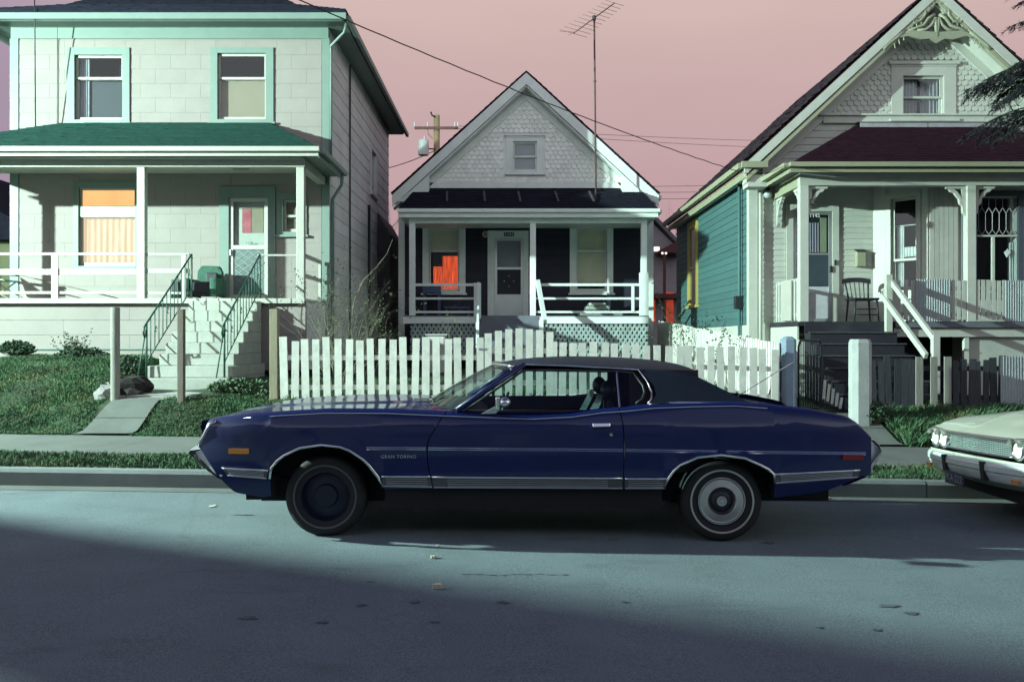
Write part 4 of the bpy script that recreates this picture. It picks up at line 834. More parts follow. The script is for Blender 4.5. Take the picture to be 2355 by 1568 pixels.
SR = ob('railing', MB().box(PX3[0]-.03, PX3[0]+.03, Y3+.08, D3-.08, 2.46, 2.52).box(PX3[0]-.03, PX3[0]+.03, Y3+.08, D3-.08, 1.86, 1.91), SAGE, PORCH)
for k in range(9): B('picket', SAGE, SR, PX3[0]-.05, PX3[0]-.03, Y3+.14+k*.15, Y3+.20+k*.15, 1.78, 2.5)
B('board_panel', WHT, SR, PX3[0]-.075, PX3[0]-.052, Y3+.42, Y3+1.0, 1.79, 2.5)
# stairs
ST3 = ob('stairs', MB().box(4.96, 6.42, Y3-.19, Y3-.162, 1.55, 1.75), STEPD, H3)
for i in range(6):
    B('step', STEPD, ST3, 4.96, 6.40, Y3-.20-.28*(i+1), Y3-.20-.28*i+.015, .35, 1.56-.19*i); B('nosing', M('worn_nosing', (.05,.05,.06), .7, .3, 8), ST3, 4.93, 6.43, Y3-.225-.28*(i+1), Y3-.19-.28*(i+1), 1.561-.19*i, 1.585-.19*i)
hx = 6.36
for za, zb, xo in ((2.50, 1.48, .07), (2.20, 1.20, -.04)): ob('handrail', MB().beam((hx+xo-.02, Y3-.12, za), (hx+xo+.02, 13.65, zb), .05, .09), SAGE, ST3)
B('rail_post', SAGE, ST3, hx-.05, hx+.05, Y3-.28, Y3-.18, 1.3, 2.55); B('rail_post', SAGE, ST3, hx+.06, hx+.16, 13.58, 13.68, .4, 1.52); B('rail_post', CREAM, ST3, 6.44, 6.56, Y3-.16, Y3-.04, PF3, 2.45)
# bent hinge/wheel hung on the post
ring = thing('hanging_ring', 'small dark iron ring hung on the carved porch post', 'ring', (PX3[0]+.12, Y3-.09, 3.66)); ob('ring', MB().tube([(PX3[0]+.125+.04*math.cos(t), Y3-.085, 3.80+.05*math.sin(t)) for t in np.linspace(0, 6.283, 15)[:-1]], .012, 6, True), BLACKM, ring, smooth=True)
lampb = thing('porch_lamp', 'round grey wall lamp under the cream porch eave', 'lamp', (4.78, D3-.1, 4.2)); ob('globe', MB().ball((4.79, D3-.1, 4.17), .075, 12, 8), M('opal_glass', (.4,.45,.45), .3), lampb, smooth=True); ob('base', MB().tube([(4.79,D3-.1,4.24),(4.79,D3-.1,4.30)], .04, 10), BLACKM, lampb)

# ================================================================== PORCH FURNITURE
# armchair on the two-storey house porch
ac = thing('armchair', 'dark green upholstered armchair beside the storm door', 'armchair', (X(470,17.2), 17.2, PF))
GRNF = M('green_upholstery', (.03,.095,.065), .85, .25, 8, .2); xa, xb = X(442,17.2), X(503,17.2); w_ = xb-xa
def pillow(x0, x1, y0, y1, z0, z1, b=.05): return MB().box(x0, x1, y0, y1, z0, z1)
ob('seat', pillow(xa+.02, xb-.06, 16.95, 17.5, PF+.12, PF+.36), SEATD, ac, bevel=.05)
m = MB().prism([(xa-.02,17.42,PF+.10),(xb+.02,17.42,PF+.10),(xb-.03,17.46,PF+.58),(xb-.10,17.5,PF+.70),(xa+.06,17.5,PF+.71),(xa,17.46,PF+.6)], (0,.16,0)); ob('backrest', m, GRNF, ac, bevel=.04)
ob('armrest', pillow(xb-.09, xb+.05, 16.9, 17.55, PF+.08, PF+.44), GRNF, ac, bevel=.045); ob('armrest', pillow(xa-.10, xa+.05, 16.9, 17.55, PF+.08, PF+.42), SEATD, ac, bevel=.045)
ob('blanket', MB().box(xa+.20, xb-.08, 17.36, 17.44, PF+.20, PF+.56), SEATD, ac, bevel=.03)
for sx in (xa, xb-.02):
    for sy in (16.95, 17.5): B('leg', WOODB, ac, sx, sx+.05, sy, sy+.05, PF, PF+.12)
bx = thing('crate', 'small dark green crate behind the porch rail next to the armchair', 'crate', (X(405,17.2), 17.2, PF)); B('side', IRON, bx, X(393,17.0), X(414,17.0), 17.0, 17.3, PF, PF+.40, bevel=.01); B('panel', BLACKM, bx, X(396,17.0), X(411,17.0), 16.98, 16.999, PF+.12, PF+.36)
# folding lawn chair
lc = thing('lawn_chair', 'folding lawn chair with green webbing behind the white porch rail', 'chair', (X(20,17.0), 17.0, PF))
GW = M('green_webbing', (.05,.22,.16), .7, .2); lx0, lx1 = X(-60,17), X(28,17)
for yy in (16.75, 17.35):
    tubeob('frame', [(lx0,yy,PF+.75),(lx0+.12,yy,PF+.40),(lx1-.05,yy,PF+.38),(lx1,yy,PF+.36)], .014, WHT, lc); tubeob('leg', [(lx0+.15,yy,PF+.4),(lx1+.12,yy,PF)], .014, WHT, lc); tubeob('leg', [(lx1-.12,yy,PF+.38),(lx0+.1,yy,PF)], .014, WHT, lc)
    ob('armrest', MB().beam((lx0-.05,yy,PF+.66),(lx1+.10,yy,PF+.56),.06,.03), IRON, lc)
for k in range(5): ob('webbing', MB().box(lx0+.14+k*.12, lx0+.23+k*.12, 16.76, 17.34, PF+.375, PF+.385), GW, lc); ob('webbing', MB().beam((lx0+.11-k*.022,16.77,PF+.46+k*.065),(lx0+.11-k*.022,17.33,PF+.46+k*.065),.012,.05), GW, lc)
br = thing('broom', 'thin wooden broom lying slanted behind the white porch rail', 'broom', (-9.0, 17.1, PF)); tubeob('handle', [(X(35,17.2),17.2,2.72),(X(275,17.0),17.0,2.235)], .011, WOODB, br); ob('head', MB().box(X(26,17.25),X(42,17.25),17.15,17.3,2.68,2.80), BLACKM, br)
# windsor chair on the cream porch
wc_ = thing('wooden_chair', 'old dark spindle-back wooden chair on the cream porch', 'chair', (6.33, 16.1, PF3))
CH = M('chair_wood', (.020,.022,.030), .5, .2); cx0, cx1, cy0, cy1 = 6.10, 6.56, 15.9, 16.33; zs = PF3+.40
ob('seat', MB().box(cx0, cx1, cy0, cy1, zs, zs+.04), CH, wc_, bevel=.015)
for sx, sy in ((cx0+.04,cy0+.04),(cx1-.04,cy0+.04),(cx0+.04,cy1-.04),(cx1-.04,cy1-.04)): tubeob('leg', [(sx,sy,zs),(sx+(.03 if sx > 6.3 else -.03),sy+(.02 if sy > 16.1 else -.02),PF3)], [.022,.014], CH, wc_)
for z in (.14,.24): tubeob('stretcher', [(cx0+.02,cy0+.03,PF3+z),(cx1-.02,cy0+.03,PF3+z)], .012, CH, wc_)
for k in range(6): tubeob('spindle', [(cx0+.05+k*.072,cy1-.03,zs+.04),(cx0+.02+k*.084,cy1+.05,zs+.34)], .009 if 0 < k < 5 else .016, CH, wc_)
ob('top_rail', MB().grid([[(cx0-.03+.52*t, cy1+.05+.03*math.sin(math.pi*t)+dy, zs+.32+.03*math.sin(math.pi*t)+dz) for t in np.linspace(0,1,9)] for dy, dz in ((0,0),(0,.085),(.025,.085),(.025,0),(0,0))]), CH, wc_, smooth=True, auto=40)
# clutter on the small house porch
tb = thing('small_table', 'dim blue side table under the red-curtained window', 'table', (X(985,22.4), 22.4, 2.03)); BLU = M('dusty_blue', (.045,.065,.15), .6, .2)
B('top', BLU, tb, X(973,22.4), X(1013,22.4), 22.2, 22.6, 2.62, 2.80)
for a in (975, 1008):
    for yy in (22.2, 22.55): B('leg', BLU, tb, X(a,22.4), X(a,22.4)+.04, yy, yy+.04, 2.03, 2.62)
bn = thing('bench', 'low dark blue bench beside the small table', 'bench', (X(1055,22.4), 22.4, 2.03)); B('seat', BLU, bn, X(1022,22.4), X(1080,22.4), 22.2, 22.55, 2.24, 2.29)
for a in (1024, 1076): B('leg', BLU, bn, X(a,22.4), X(a,22.4)+.04, 22.25, 22.5, 2.03, 2.24)
mt = thing('bedding_pile', 'pile of folded bedding under the blind-covered porch window', 'bedding', (X(1365,22.3), 22.3, 2.03))
for k, (a, b, z0, z1) in enumerate(((1330,1430,2.03,2.16),(1345,1400,2.165,2.30),(1352,1392,2.305,2.38))): ob('folded_sheet', MB().box(X(a,22.3), X(b,22.3), 22.0+k*.05, 22.6, z0, z1), M('bedding%d' % k, ((.16,.19,.17),(.25,.30,.26),(.4,.42,.36))[k], .9, .2), mt, bevel=.04)
bk = thing('plastic_bucket', 'pale square bucket standing in the yard behind the pickets', 'bucket', (-1.58, 19, .75)); ob('tub', MB().prism([(-1.80,18.85,.74),(-1.40,18.85,.74),(-1.40,19.15,.74),(-1.80,19.15,.74)], (0,0,.80)), M('pale_plastic', (.42,.40,.38), .6, .1), bk, bevel=.05); ob('rim', MB().box(-1.83,-1.37,18.82,19.18,1.545,1.575), MATS['pale_plastic'], bk, bevel=.01)

# ================================================================== FENCES
YF = 12.6
def picket_mesh(w_, h, th, mat, name='picket'): return mesh(name, MB().box(0, w_, 0, th, 0, h), mat)
def pf(px): return X(px, YF)
FN = thing('picket_fence', 'white picket fence standing between grey post and picket gate', 'fence', (pf(880), YF, .6))
for z in (.74, 1.16): B('rail', PICK, FN, pf(642), pf(1100), YF+.022, YF+.06, z, z+.07)
n = 18; me = picket_mesh(.102, .88, .02, PICK)
for i in range(n+1):
    x = pf(644)+(pf(1096)-pf(644))*i/n; inst('picket', me, (x+random.uniform(-.006,.006), YF, .585+random.uniform(-.02,.02)), FN, (0, R(random.uniform(-1.3,1.3)), 0), (random.uniform(.94,1.06), 1, random.uniform(.98,1.02)))
B('base_rail', PICK, FN, pf(655), pf(1095), YF+.0, YF+.02, .54, .583)
GT = thing('picket_gate', 'taller white picket gate with arched tops in the white fence', 'gate', (pf(1190), YF, .6))
for z in (.80, 1.25): B('rail', PICK, GT, pf(1114), pf(1268), YF+.022, YF+.05, z, z+.08)
for i in range(7):
    x = pf(1114)+(pf(1256)-pf(1114))*i/6; h = .92+.055*math.sin(math.pi*i/6)+.02*i/6; inst('picket', picket_mesh(.10, h, .02, PICK), (x, YF, .62+random.uniform(-.005,.005)), GT)
for z in (.86,1.30): B('hinge', ALU, GT, pf(1100), pf(1117), YF-.006, YF-.001, z, z+.03)
FN2 = thing('picket_fence', 'white picket fence running from picket gate to blue-grey post', 'fence', (pf(1530), YF, .5))
for z in (.66, 1.06): ob('rail', MB().beam((pf(1270),YF+.04,z+.06),(pf(1790),YF+.04,z-.03),.035,.07), PICK, FN2)
n = 20
for i in range(n+1):
    x = pf(1284)+(pf(1772)-pf(1284))*i/n; inst('picket', me, (x+random.uniform(-.006,.006), YF, .52-.10*i/n+random.uniform(-.015,.015)), FN2, (0, R(random.uniform(-1.6,1.6)), 0), (random.uniform(.95,1.06), 1, 1.02))
B('picket', PICK, FN2, pf(1272), pf(1281), YF, YF+.02, .56, 1.42)
FN3 = thing('side_fence', 'white picket fence running back along the teal-walled house', 'fence', (3.85, 17, .6))
ns_ = 76; mes = mesh('picket', MB().box(0, .02, 0, .095, 0, 1), PICK)
for i in range(ns_):
    t = i/(ns_-1); y = YF+.12+(23.2-YF-.12)*t; top = 1.40+.56*t; zb = zgs(3.7, y)+.03
    inst('picket', mes, (3.80, y, zb), FN3, None, (1, 1, top-zb+random.uniform(-.012,.012)))
for dz in (.25, .75): ob('rail', MB().beam((3.86,YF+.12,.42+dz),(3.86,23.2,.95+dz),.04,.07), PICK, FN3)
# loose posts
for px, D, pz0, pz1, wd, mt_, lb in ((265,12.6,921,707,.125,WOODG,'round grey wooden post beside the footpath step'),(417,12.55,930,711,.09,WOODB,'thin rusty-brown square post in front of the white stairs'),(631,12.65,920,711,.115,M('yellow_grey_wood',(.28,.25,.17),.85,.2,6,.4,40,stretch=(6,6,.6)),'square tan post ending the white picket fence')):
    t = thing('fence_post', lb, 'post', (X(px,D), D, Z(pz0,D))); x = X(px,D)
    if mt_ is WOODG: ob('post', MB().tube([(x,D,Z(pz0,D)-.1),(x,D,Z(pz1,D))], wd/2, 12), mt_, t, auto=40, smooth=True)
    else: B('post', mt_, t, x-wd/2, x+wd/2, D-wd/2, D+wd/2, Z(pz0,D)-.1, Z(pz1,D), bevel=.008)
# concrete gate posts
def octpost(name, px0, px1, D, pz0, pz1, mat, lb, cap):
    x0, x1 = X(px0,D), X(px1,D); c = (x0+x1)/2; h = (x1-x0)/2; k = h*.55; t = thing(name, lb, 'post', (c, D, Z(pz0,D)))
    ring_ = lambda r, q, z: [(c-r,D-q,z),(c-q,D-r,z),(c+q,D-r,z),(c+r,D-q,z),(c+r,D+q,z),(c+q,D+r,z),(c-q,D+r,z),(c-r,D+q,z)]
    zb, zt_ = Z(pz0,D)-.1, Z(pz1,D); ob('shaft', MB().grid([ring_(h,k,zb), ring_(h,k,zt_-.05)], True), mat, t); ob('cap', MB().grid([ring_(h,k,zt_-.05), ring_(h*cap,k*cap,zt_), ring_(.001,.001,zt_+.002)], True), mat, t)
octpost('gate_post', 1795, 1828, 12.75, 938, 774, M('blue_grey_post', (.20,.26,.34), .8, .12, 5, .3), 'blue-grey chamfered concrete post at end of white fence', .5)
octpost('gate_post', 1955, 1999, 12.35, 968, 780, M('white_concrete', (.36,.385,.37), .85, .12, 5, .4, dirt=(.3,.3,.3), damt=.4), 'thick whitewashed octagonal concrete post beside the paling fence', .86)
# wire gate
wg_ = thing('wire_gate', 'open dark tubular wire gate with rounded top corners', 'gate', (4.13, 12.9, .45)); ga, gb = Vector((4.13,12.85,.42)), Vector((4.70,13.55,.42)); up = Vector((0,0,1)); dv = gb-ga
tubeob('frame', [ga, ga+up*.93, ga+up*.99+dv*.05, ga+up*1.02+dv*.12, ga+up*1.02+dv*.88, ga+up*.99+dv*.95, gb+up*.93, gb, ga], .016, BLACKM, wg_)
for k in range(1, 10): tubeob('wire', [ga+dv*k/10, ga+dv*k/10+up*1.02], .005, BLACKM, wg_, n=4)
for k in range(1, 5): tubeob('wire', [ga+up*.2*k, gb+up*.2*k], .005, BLACKM, wg_, n=4)
# unpainted paling fence + corrugated sheet
YD = 12.8; PF_ = thing('paling_fence', 'weathered dark paling fence with three pale boards', 'fence', (X(2150,YD), YD, .42)); me = picket_mesh(.092, .80, .02, WOODD)
for z in (.58, 1.0): B('rail', WOODD, PF_, X(2002,YD), X(2300,YD), YD+.021, YD+.06, z, z+.07)
px = 2003; i = 0
while px < 2296:
    if px < 2100 or px > 2190: inst('picket', me, (X(px,YD), YD+random.uniform(0,.004), .40+random.uniform(-.03,.01)), PF_, (0, R(random.uniform(-2,2)), 0), (random.uniform(.8,1.1), 1, random.uniform(.93,1.02)))
    px += 17.2; i += 1
for a, b in ((2104,2120),(2138,2153),(2169,2185)): ob('picket', MB().box(X(a,YD), X(b,YD), YD-.03, YD-.005, .40, 1.205), WOODG, PF_, label='pale weathered board')
cs = thing('corrugated_fence', 'upright sheet of pale corrugated metal ending the paling fence', 'fence', (8.0, YD, .42)); corrugated('sheet', X(2298,YD), X(2298,YD)+2.6, YD-.02, .40, 1.21, cs); B('rail', WOODD, cs, X(2300,YD), X(2298,YD)+2.6, YD+.0, YD+.04, .9, .97)
# broken pale stakes leaning at the dark stairs
sk = thing('broken_stakes', 'row of short pale stakes leaning against the dark stairs', 'stakes', (X(1915,13.1), 13.1, .42))
for k in range(5): ob('stake', MB().beam((X(1893+9.6*k,13.05),13.05,.58-.035*k),(X(1897+9.6*k,13.1),13.1,.86-.065*k),.035,.02), PICK, sk)
# stone edging left of the white stairs
for k, (px, py, D, sx, sy, sz) in enumerate(((246,905,12.75,.16,.16,.16),(285,893,13.1,.30,.26,.16),(312,888,13.4,.26,.30,.16),(297,912,12.9,.22,.18,.12))):
    m = MB().ball((X(px,D), D, Z(py,D)), 1, 9, 6, (sx,sy,sz)); m.v = [(x+random.uniform(-.03,.03), y+random.uniform(-.03,.03), z+random.uniform(-.02,.02)) for x, y, z in m.v]
    o = ob('edging_stone', m, STONE if k == 0 else EARTH, None); tag(o, ('mossy pale edging stone against the round grey post','large dark rock banked beside the bottom stair','dark rock tucked under the iron handrail foot','low dark rock at the end of the step board')[k], 'rock', 'rocks edging the stair landing')
# ================================================================== BLUE COUPE
CYC = 7.42                                        # centre line of the parked cars
CAR = thing('parked_car', 'long dark blue two-door coupe with chrome trim and vinyl roof', 'car', (.1, CYC, 0.0), 'cars parked along the kerb')
def q(px, py, s=317.8): return ((px-CX)/s, CAMZ-(py-CY)/s)
TOPP = [q(*p) for p in ((500,968),(517,965),(560,960),(640,954.7),(747,948.5),(891,949),(1017,954.7),(1143,960),(1224,962.5),(1314,958),(1386,948),(1440,944.5),(1505,937),(1600,933.5),(1692,932),(1764,937),(1872,949),(1962,967),(1990,985),(2016,1010))]
TOPP = [(-2.45, .80), (-2.24, .826), (-2.16, .845)]+TOPP[2:]
def ztop(x): return interp(TOPP, x)
AF = [q(*p) for p in ((619,1142),(620,1100),(625,1075),(638,1059),(654,1046.5),(690,1029),(740,1022),(783.5,1026.7),(805,1035),(819.5,1044.7),(836,1056),(848,1068),(870,1097),(879,1120),(880,1125))]
AR = [q(*p) for p in ((1527,1125),(1528,1122),(1537,1097),(1548,1081),(1562,1068),(1602,1050),(1656,1044.7),(1710,1052),(1746,1068),(1765,1078),(1778,1090),(1782,1111),(1785,1147))]
BOT = [(-2.4,.42),(-2.14,.42),(-2.03,.32),(-1.80,.285)]+AF+AR+[q(1850,1141),q(1908,1133),q(1972,1108),q(2000,1098)]
def zbot(x): return interp(BOT, x)
def archd(x, z):
    d = 9
    for P_ in (AF, AR):
        for p in P_: d = min(d, math.hypot(x-p[0], z-p[1]))
    return d
def yo(x, z):
    w_ = .965-.11*clamp((-1.75-x)/.6, 0, 1.2)**2-.10*clamp((x-1.9)/.75, 0, 1.1)**2+.012*math.exp(-((x-1.4)/.5)**2)
    zf = .80
    w_ -= .02*((z-.62)/.25)**2 if z < zf else .0104+(z-zf)*.42
    if z < .45: w_ -= .22*(.45-z)
    return w_+.018*math.exp(-(archd(x, z)/.05)**2)
def yo_(x, z): return yo(x, z)
def sp(px, py, off=0.0):                           # picture measurement -> point on the near body side
    x, z = q(px, py)
    for _ in range(4):
        D = CYC-yo(x, z)-off; x = (px-CX)*D/FPX; z = CAMZ-(py-CY)*D/FPX
    return Vector((x, CYC-yo(x, z)-off, z))
def mir(v): return Vector((v[0], 2*CYC-v[1], v[2]))
def patch(us, Lf, Rf, nv=10, strip=True):
    rows = []
    for u in us:
        col = []
        for j in range(nv+1):
            v = (j/nv)**.9; z = .6
            for _ in range(6):
                x = Lf(z)+(Rf(z)-Lf(z))*u; zb, zt_ = zbot(x), ztop(x); z = zb+(zt_-zb)*v
            col.append((x, CYC-yo(x, z), z))
        if strip:
            x, y, z = col[-1]; col += [(x, y+.018, z+.012), (x, y+.05, z+.024)]
        rows.append(col)
    return rows
NOSE = [(.28,-1.82),(.32,-2.03),(.43,-2.14),(.62,-2.27),(.665,-2.31),(.83,-2.234),(.86,-2.12)]
CUT1 = sorted([(q(*p)[1], q(*p)[0]) for p in ((1034,944),(1018,958),(999,985),(986,1008),(981,1027),(984,1079),(992,1105),(1000,1125),(1002,1150))])
CUT2 = sorted([(q(*p)[1], q(*p)[0]) for p in ((1425,938),(1433,971),(1435.7,1032),(1434,1080),(1433,1124),(1433,1150))])
Ln = lambda z: interp(NOSE, z); L1 = lambda z: interp(CUT1, z); L2 = lambda z: interp(CUT2, z); Lt = lambda z: 2.64
def ulist(arch, a, b, extra=12):
    us = set(np.linspace(0, 1, extra)); 
    for p in arch: us.add(clamp((p[0]-a)/(b-a), 0, 1))
    for p, r in zip(arch[:-1], arch[1:]): us.add(clamp(((p[0]+r[0])/2-a)/(b-a), 0, 1))
    return sorted(us)
def both(name, rows, mat, auto=35):
    o = []
    for s in (0, 1):
        m = MB().grid(rows if s == 0 else [[mir(p) for p in r] for r in rows]); o.append(ob(name, m, mat, CAR, smooth=True, auto=auto))
    return o
# fender columns are laid through the arch points; lerp domain is handled by iterating on x
def panel(name, xs_, Lf, Rf, nv=12):
    rows = []
    for x0 in xs_:
        col = []
        for j in range(nv+1):
            v = j/nv; x = x0
            for _ in range(5):
                zb, zt_ = zbot(x), ztop(x); z = zb+(zt_-zb)*v; x = clamp(x0, Lf(z), Rf(z))
            col.append((x, CYC-yo(x, z), z))
        x, y, z = col[-1]; col += [(x, y+.018, z+.012), (x, y+.05, z+.024)]; rows.append(col)
    return both(name, rows, PAINT)
xsF = sorted(set(list(np.linspace(-2.33, -1.82, 12))+[p[0] for p in AF]+[(a[0]+b[0])/2 for a, b in zip(AF[:-1], AF[1:])]+list(np.linspace(-.92, -.42, 10))))
panel('front_fender', xsF, Ln, lambda z: L1(z)-.003)
both('door', patch(list(np.linspace(0, 1, 22)), lambda z: L1(z)+.004, lambda z: L2(z)-.004, 14), PAINT)
xsQ = sorted(set(list(np.linspace(.78, 1.10, 8))+[p[0] for p in AR]+[(a[0]+b[0])/2 for a, b in zip(AR[:-1], AR[1:])]+list(np.linspace(1.95, 2.64, 14))))
panel('rear_quarter', xsQ, lambda z: L2(z)+.003, Lt)
# hood, cowl, trunk
def hz(x, t):
    zc = interp([(-2.33,.83),(-2.14,.876),(-1.88,.907),(-1.55,.922),(-.77,.938),(-.4,.94)], x); ze = ztop(x)+.024
    return zc+(ze-zc)*abs(t)**1.7+(.010 if abs(t) < .28 else 0)*sst(-2.3, -2.0, x)
rows = []
for i in range(22):
    u = i/21; r = []
    for t in np.linspace(-1, 1, 25):
        xf = -2.205-.10*(1-t*t); xb = -.70+.30*t*t; x = xf+(xb-xf)*u; xe = min(x, -.42); half = yo(xe, ztop(xe))-.052
        r.append((x, CYC+t*half, hz(x, t)))
    rows.append(r)
ob('hood', MB().grid(rows), PAINT, CAR, smooth=True, auto=30)
rows = []
for i in range(14):
    u = i/13; r = []
    for t in np.linspace(-1, 1, 17):
        x = 1.66+(2.62-1.66)*u; half = yo(x, ztop(x))-.052; zc = interp([(1.6,.93),(1.85,.925),(2.1,.90),(2.4,.845),(2.55,.79),(2.64,.73)], x); ze = ztop(x)+.024
        r.append((x, CYC+t*half, zc+(max(zc-.03, min(ze, zc+.01))-zc)*abs(t)**2))
    rows.append(r)
ob('trunk_lid', MB().grid(rows), PAINT, CAR, smooth=True, auto=30)
# nose: grille, headlights, bumper
m = MB().grid([[(xa, CYC+t*.80, za) for t in np.linspace(-1,1,9)] for xa, za in ((-2.30,.835),(-2.31,.80),(-2.295,.70),(-2.28,.62),(-2.12,.42),(-2.0,.30))]); ob('nose_panel', m, PAINT, CAR)
ob('grille', MB().box(-2.345,-2.31,CYC-.42,CYC+.42,.63,.72), BLACKM, CAR)
ob('nose_edge', MB().tube([sp(497,968,.0), sp(484,974,.0), sp(474,990,.0), sp(464,1010,-.005), sp(457,1026,-.01)], .013, 6), CHROME, CAR, smooth=True)
for s in (-1, 1):
    for k in (.52, .70): ob('headlight', MB().lathe([(.001,-.02),(.06,-.015),(.075,0),(.082,.03)], (-2.30,CYC+s*k,.69), (1,0,0), 16), CHROME, CAR, smooth=True)
def bumper(name, prof, half, sgn):
    rows = []
    for t in np.linspace(-1, 1, 21):
        sw = .14*abs(t)**3; rows.append([(x-sgn*sw if sgn < 0 else x-sw, CYC+t*half, z) for x, z in prof] )
    return ob(name, MB().grid(rows), CHROMED, CAR, smooth=True, auto=40)
rows = []
for t in np.linspace(-1, 1, 25):
    sw = .07*abs(t)**4; rows.append([(x+sw, CYC+t*h, z) for x, z, h in ((-2.36,.635,.86),(-2.44,.625,.86),(-2.445,.60,.86),(-2.30,.475,.875),(-2.22,.42,.88),(-2.17,.405,.88),(-2.20,.44,.86),(-2.33,.60,.85))])
ob('front_bumper', MB().grid(rows), CHROMED, CAR, smooth=True, auto=35)
pt = [sp(443.5,1036,-.02), sp(463,1035,-.015), sp(513,1094,.004), sp(508,1097,.004), sp(490,1086,.0)]
ob('bumper_wrap', MB().prism([p for p in pt][::-1], (0,.12,0)), CHROMED, CAR, bevel=.008)
rows = []
for t in np.linspace(-1, 1, 25):
    sw = .10*abs(t)**4; rows.append([(x-sw, CYC+t*h, z) for x, z, h in ((2.60,.72,.87),(2.76,.70,.86),(2.80,.665,.86),(2.82,.62,.86),(2.72,.50,.87),(2.62,.43,.87),(2.58,.42,.87))])
ob('rear_bumper', MB().grid(rows), CHROMED, CAR, smooth=True, auto=30)
ptr = [sp(1996,1014,.0), sp(2004,1013,.0), sp(2018,1024,-.02), sp(2030,1038,-.03), sp(2024,1048,-.03), sp(1998,1092,-.01), sp(1992,1098,0)]
ob('bumper_wrap', MB().prism(ptr[::-1], (0,.14,0)), CHROMED, CAR, bevel=.01)
m = MB().grid([[(xa, CYC+t*.84, za) for t in np.linspace(-1,1,9)] for xa, za in ((2.62,.735),(2.63,.70),(2.60,.42),(2.45,.36))]); ob('tail_panel', m, PAINT, CAR)
for s in (-1, 1): ob('tail_light', MB().box(2.632, 2.645, CYC+s*.45-.3, CYC+s*.45+.3, .60, .69), REDL, CAR)
# front valance
vl = [(.285,-1.80),(.285,-1.9),(.32,-2.03),(.42,-2.14)]
# roof, pillars, glass
RST = [(-.15,1.243,1.238,.60),(.0,1.270,1.248,.63),(.2,1.292,1.250,.645),(.45,1.303,1.246,.65),(.75,1.300,1.235,.655),(1.0,1.288,1.212,.66),(1.2,1.270,1.190,.665),(1.34,1.246,1.175,.66),(1.42,1.222,1.162,.65)]
rows = []
for x, zc, ze, hw in RST:
    r = []
    for t in np.linspace(-1, 1, 25):
        sw = .17*t*t if x < -.1 else (.10*t*t if x < .1 else 0); a_ = abs(t)
        r.append((x+sw, CYC+t*hw, zc+(ze-zc)*(a_**2.6)))
    rows.append(r)
ob('vinyl_roof', MB().grid(rows), VINYL, CAR, smooth=True)
ob('headliner', MB().grid([[(p[0], p[1]*.97+CYC*.03, p[2]-.035) for p in r] for r in rows]), INTM, CAR, smooth=True)
# sail panels
def gy(z, zb=.93, zt_=1.24): return .868-(z-zb)/(zt_-zb)*(.868-.648)
rows = []
for j in range(13):
    v = j/12; zl = 1.215-(1.215-.972)*v; xl = interp([(0,.965),(.5,1.06),(.75,1.065),(1,1.02)], v)
    xr_ = 1.385+(1.80-1.385)*v; zr = 1.170-(1.170-.952)*v
    rows.append([(xl+(xr_-xl)*t, CYC-(.655+(.872-.655)*v**.8-.012*t*(1-v)), zl+(zr-zl)*t+.012*math.sin(math.pi*t)*(1-v)) for t in np.linspace(0, 1, 13)])
for s in (0, 1):
    rr_ = rows if not s else [[mir(p) for p in r] for r in rows]; ob('sail_panel', MB().grid(rr_), VINYL, CAR, smooth=True)
edge = [r[-1] for r in rows]
ob('rear_window', MB().grid([[Vector(e).lerp(mir(e), t) for t in np.linspace(0,1,7)] for e in edge]), CARG, CAR)
ob('parcel_shelf', MB().box(1.15,1.75,CYC-.66,CYC+.66,.90,.93), INTM, CAR)
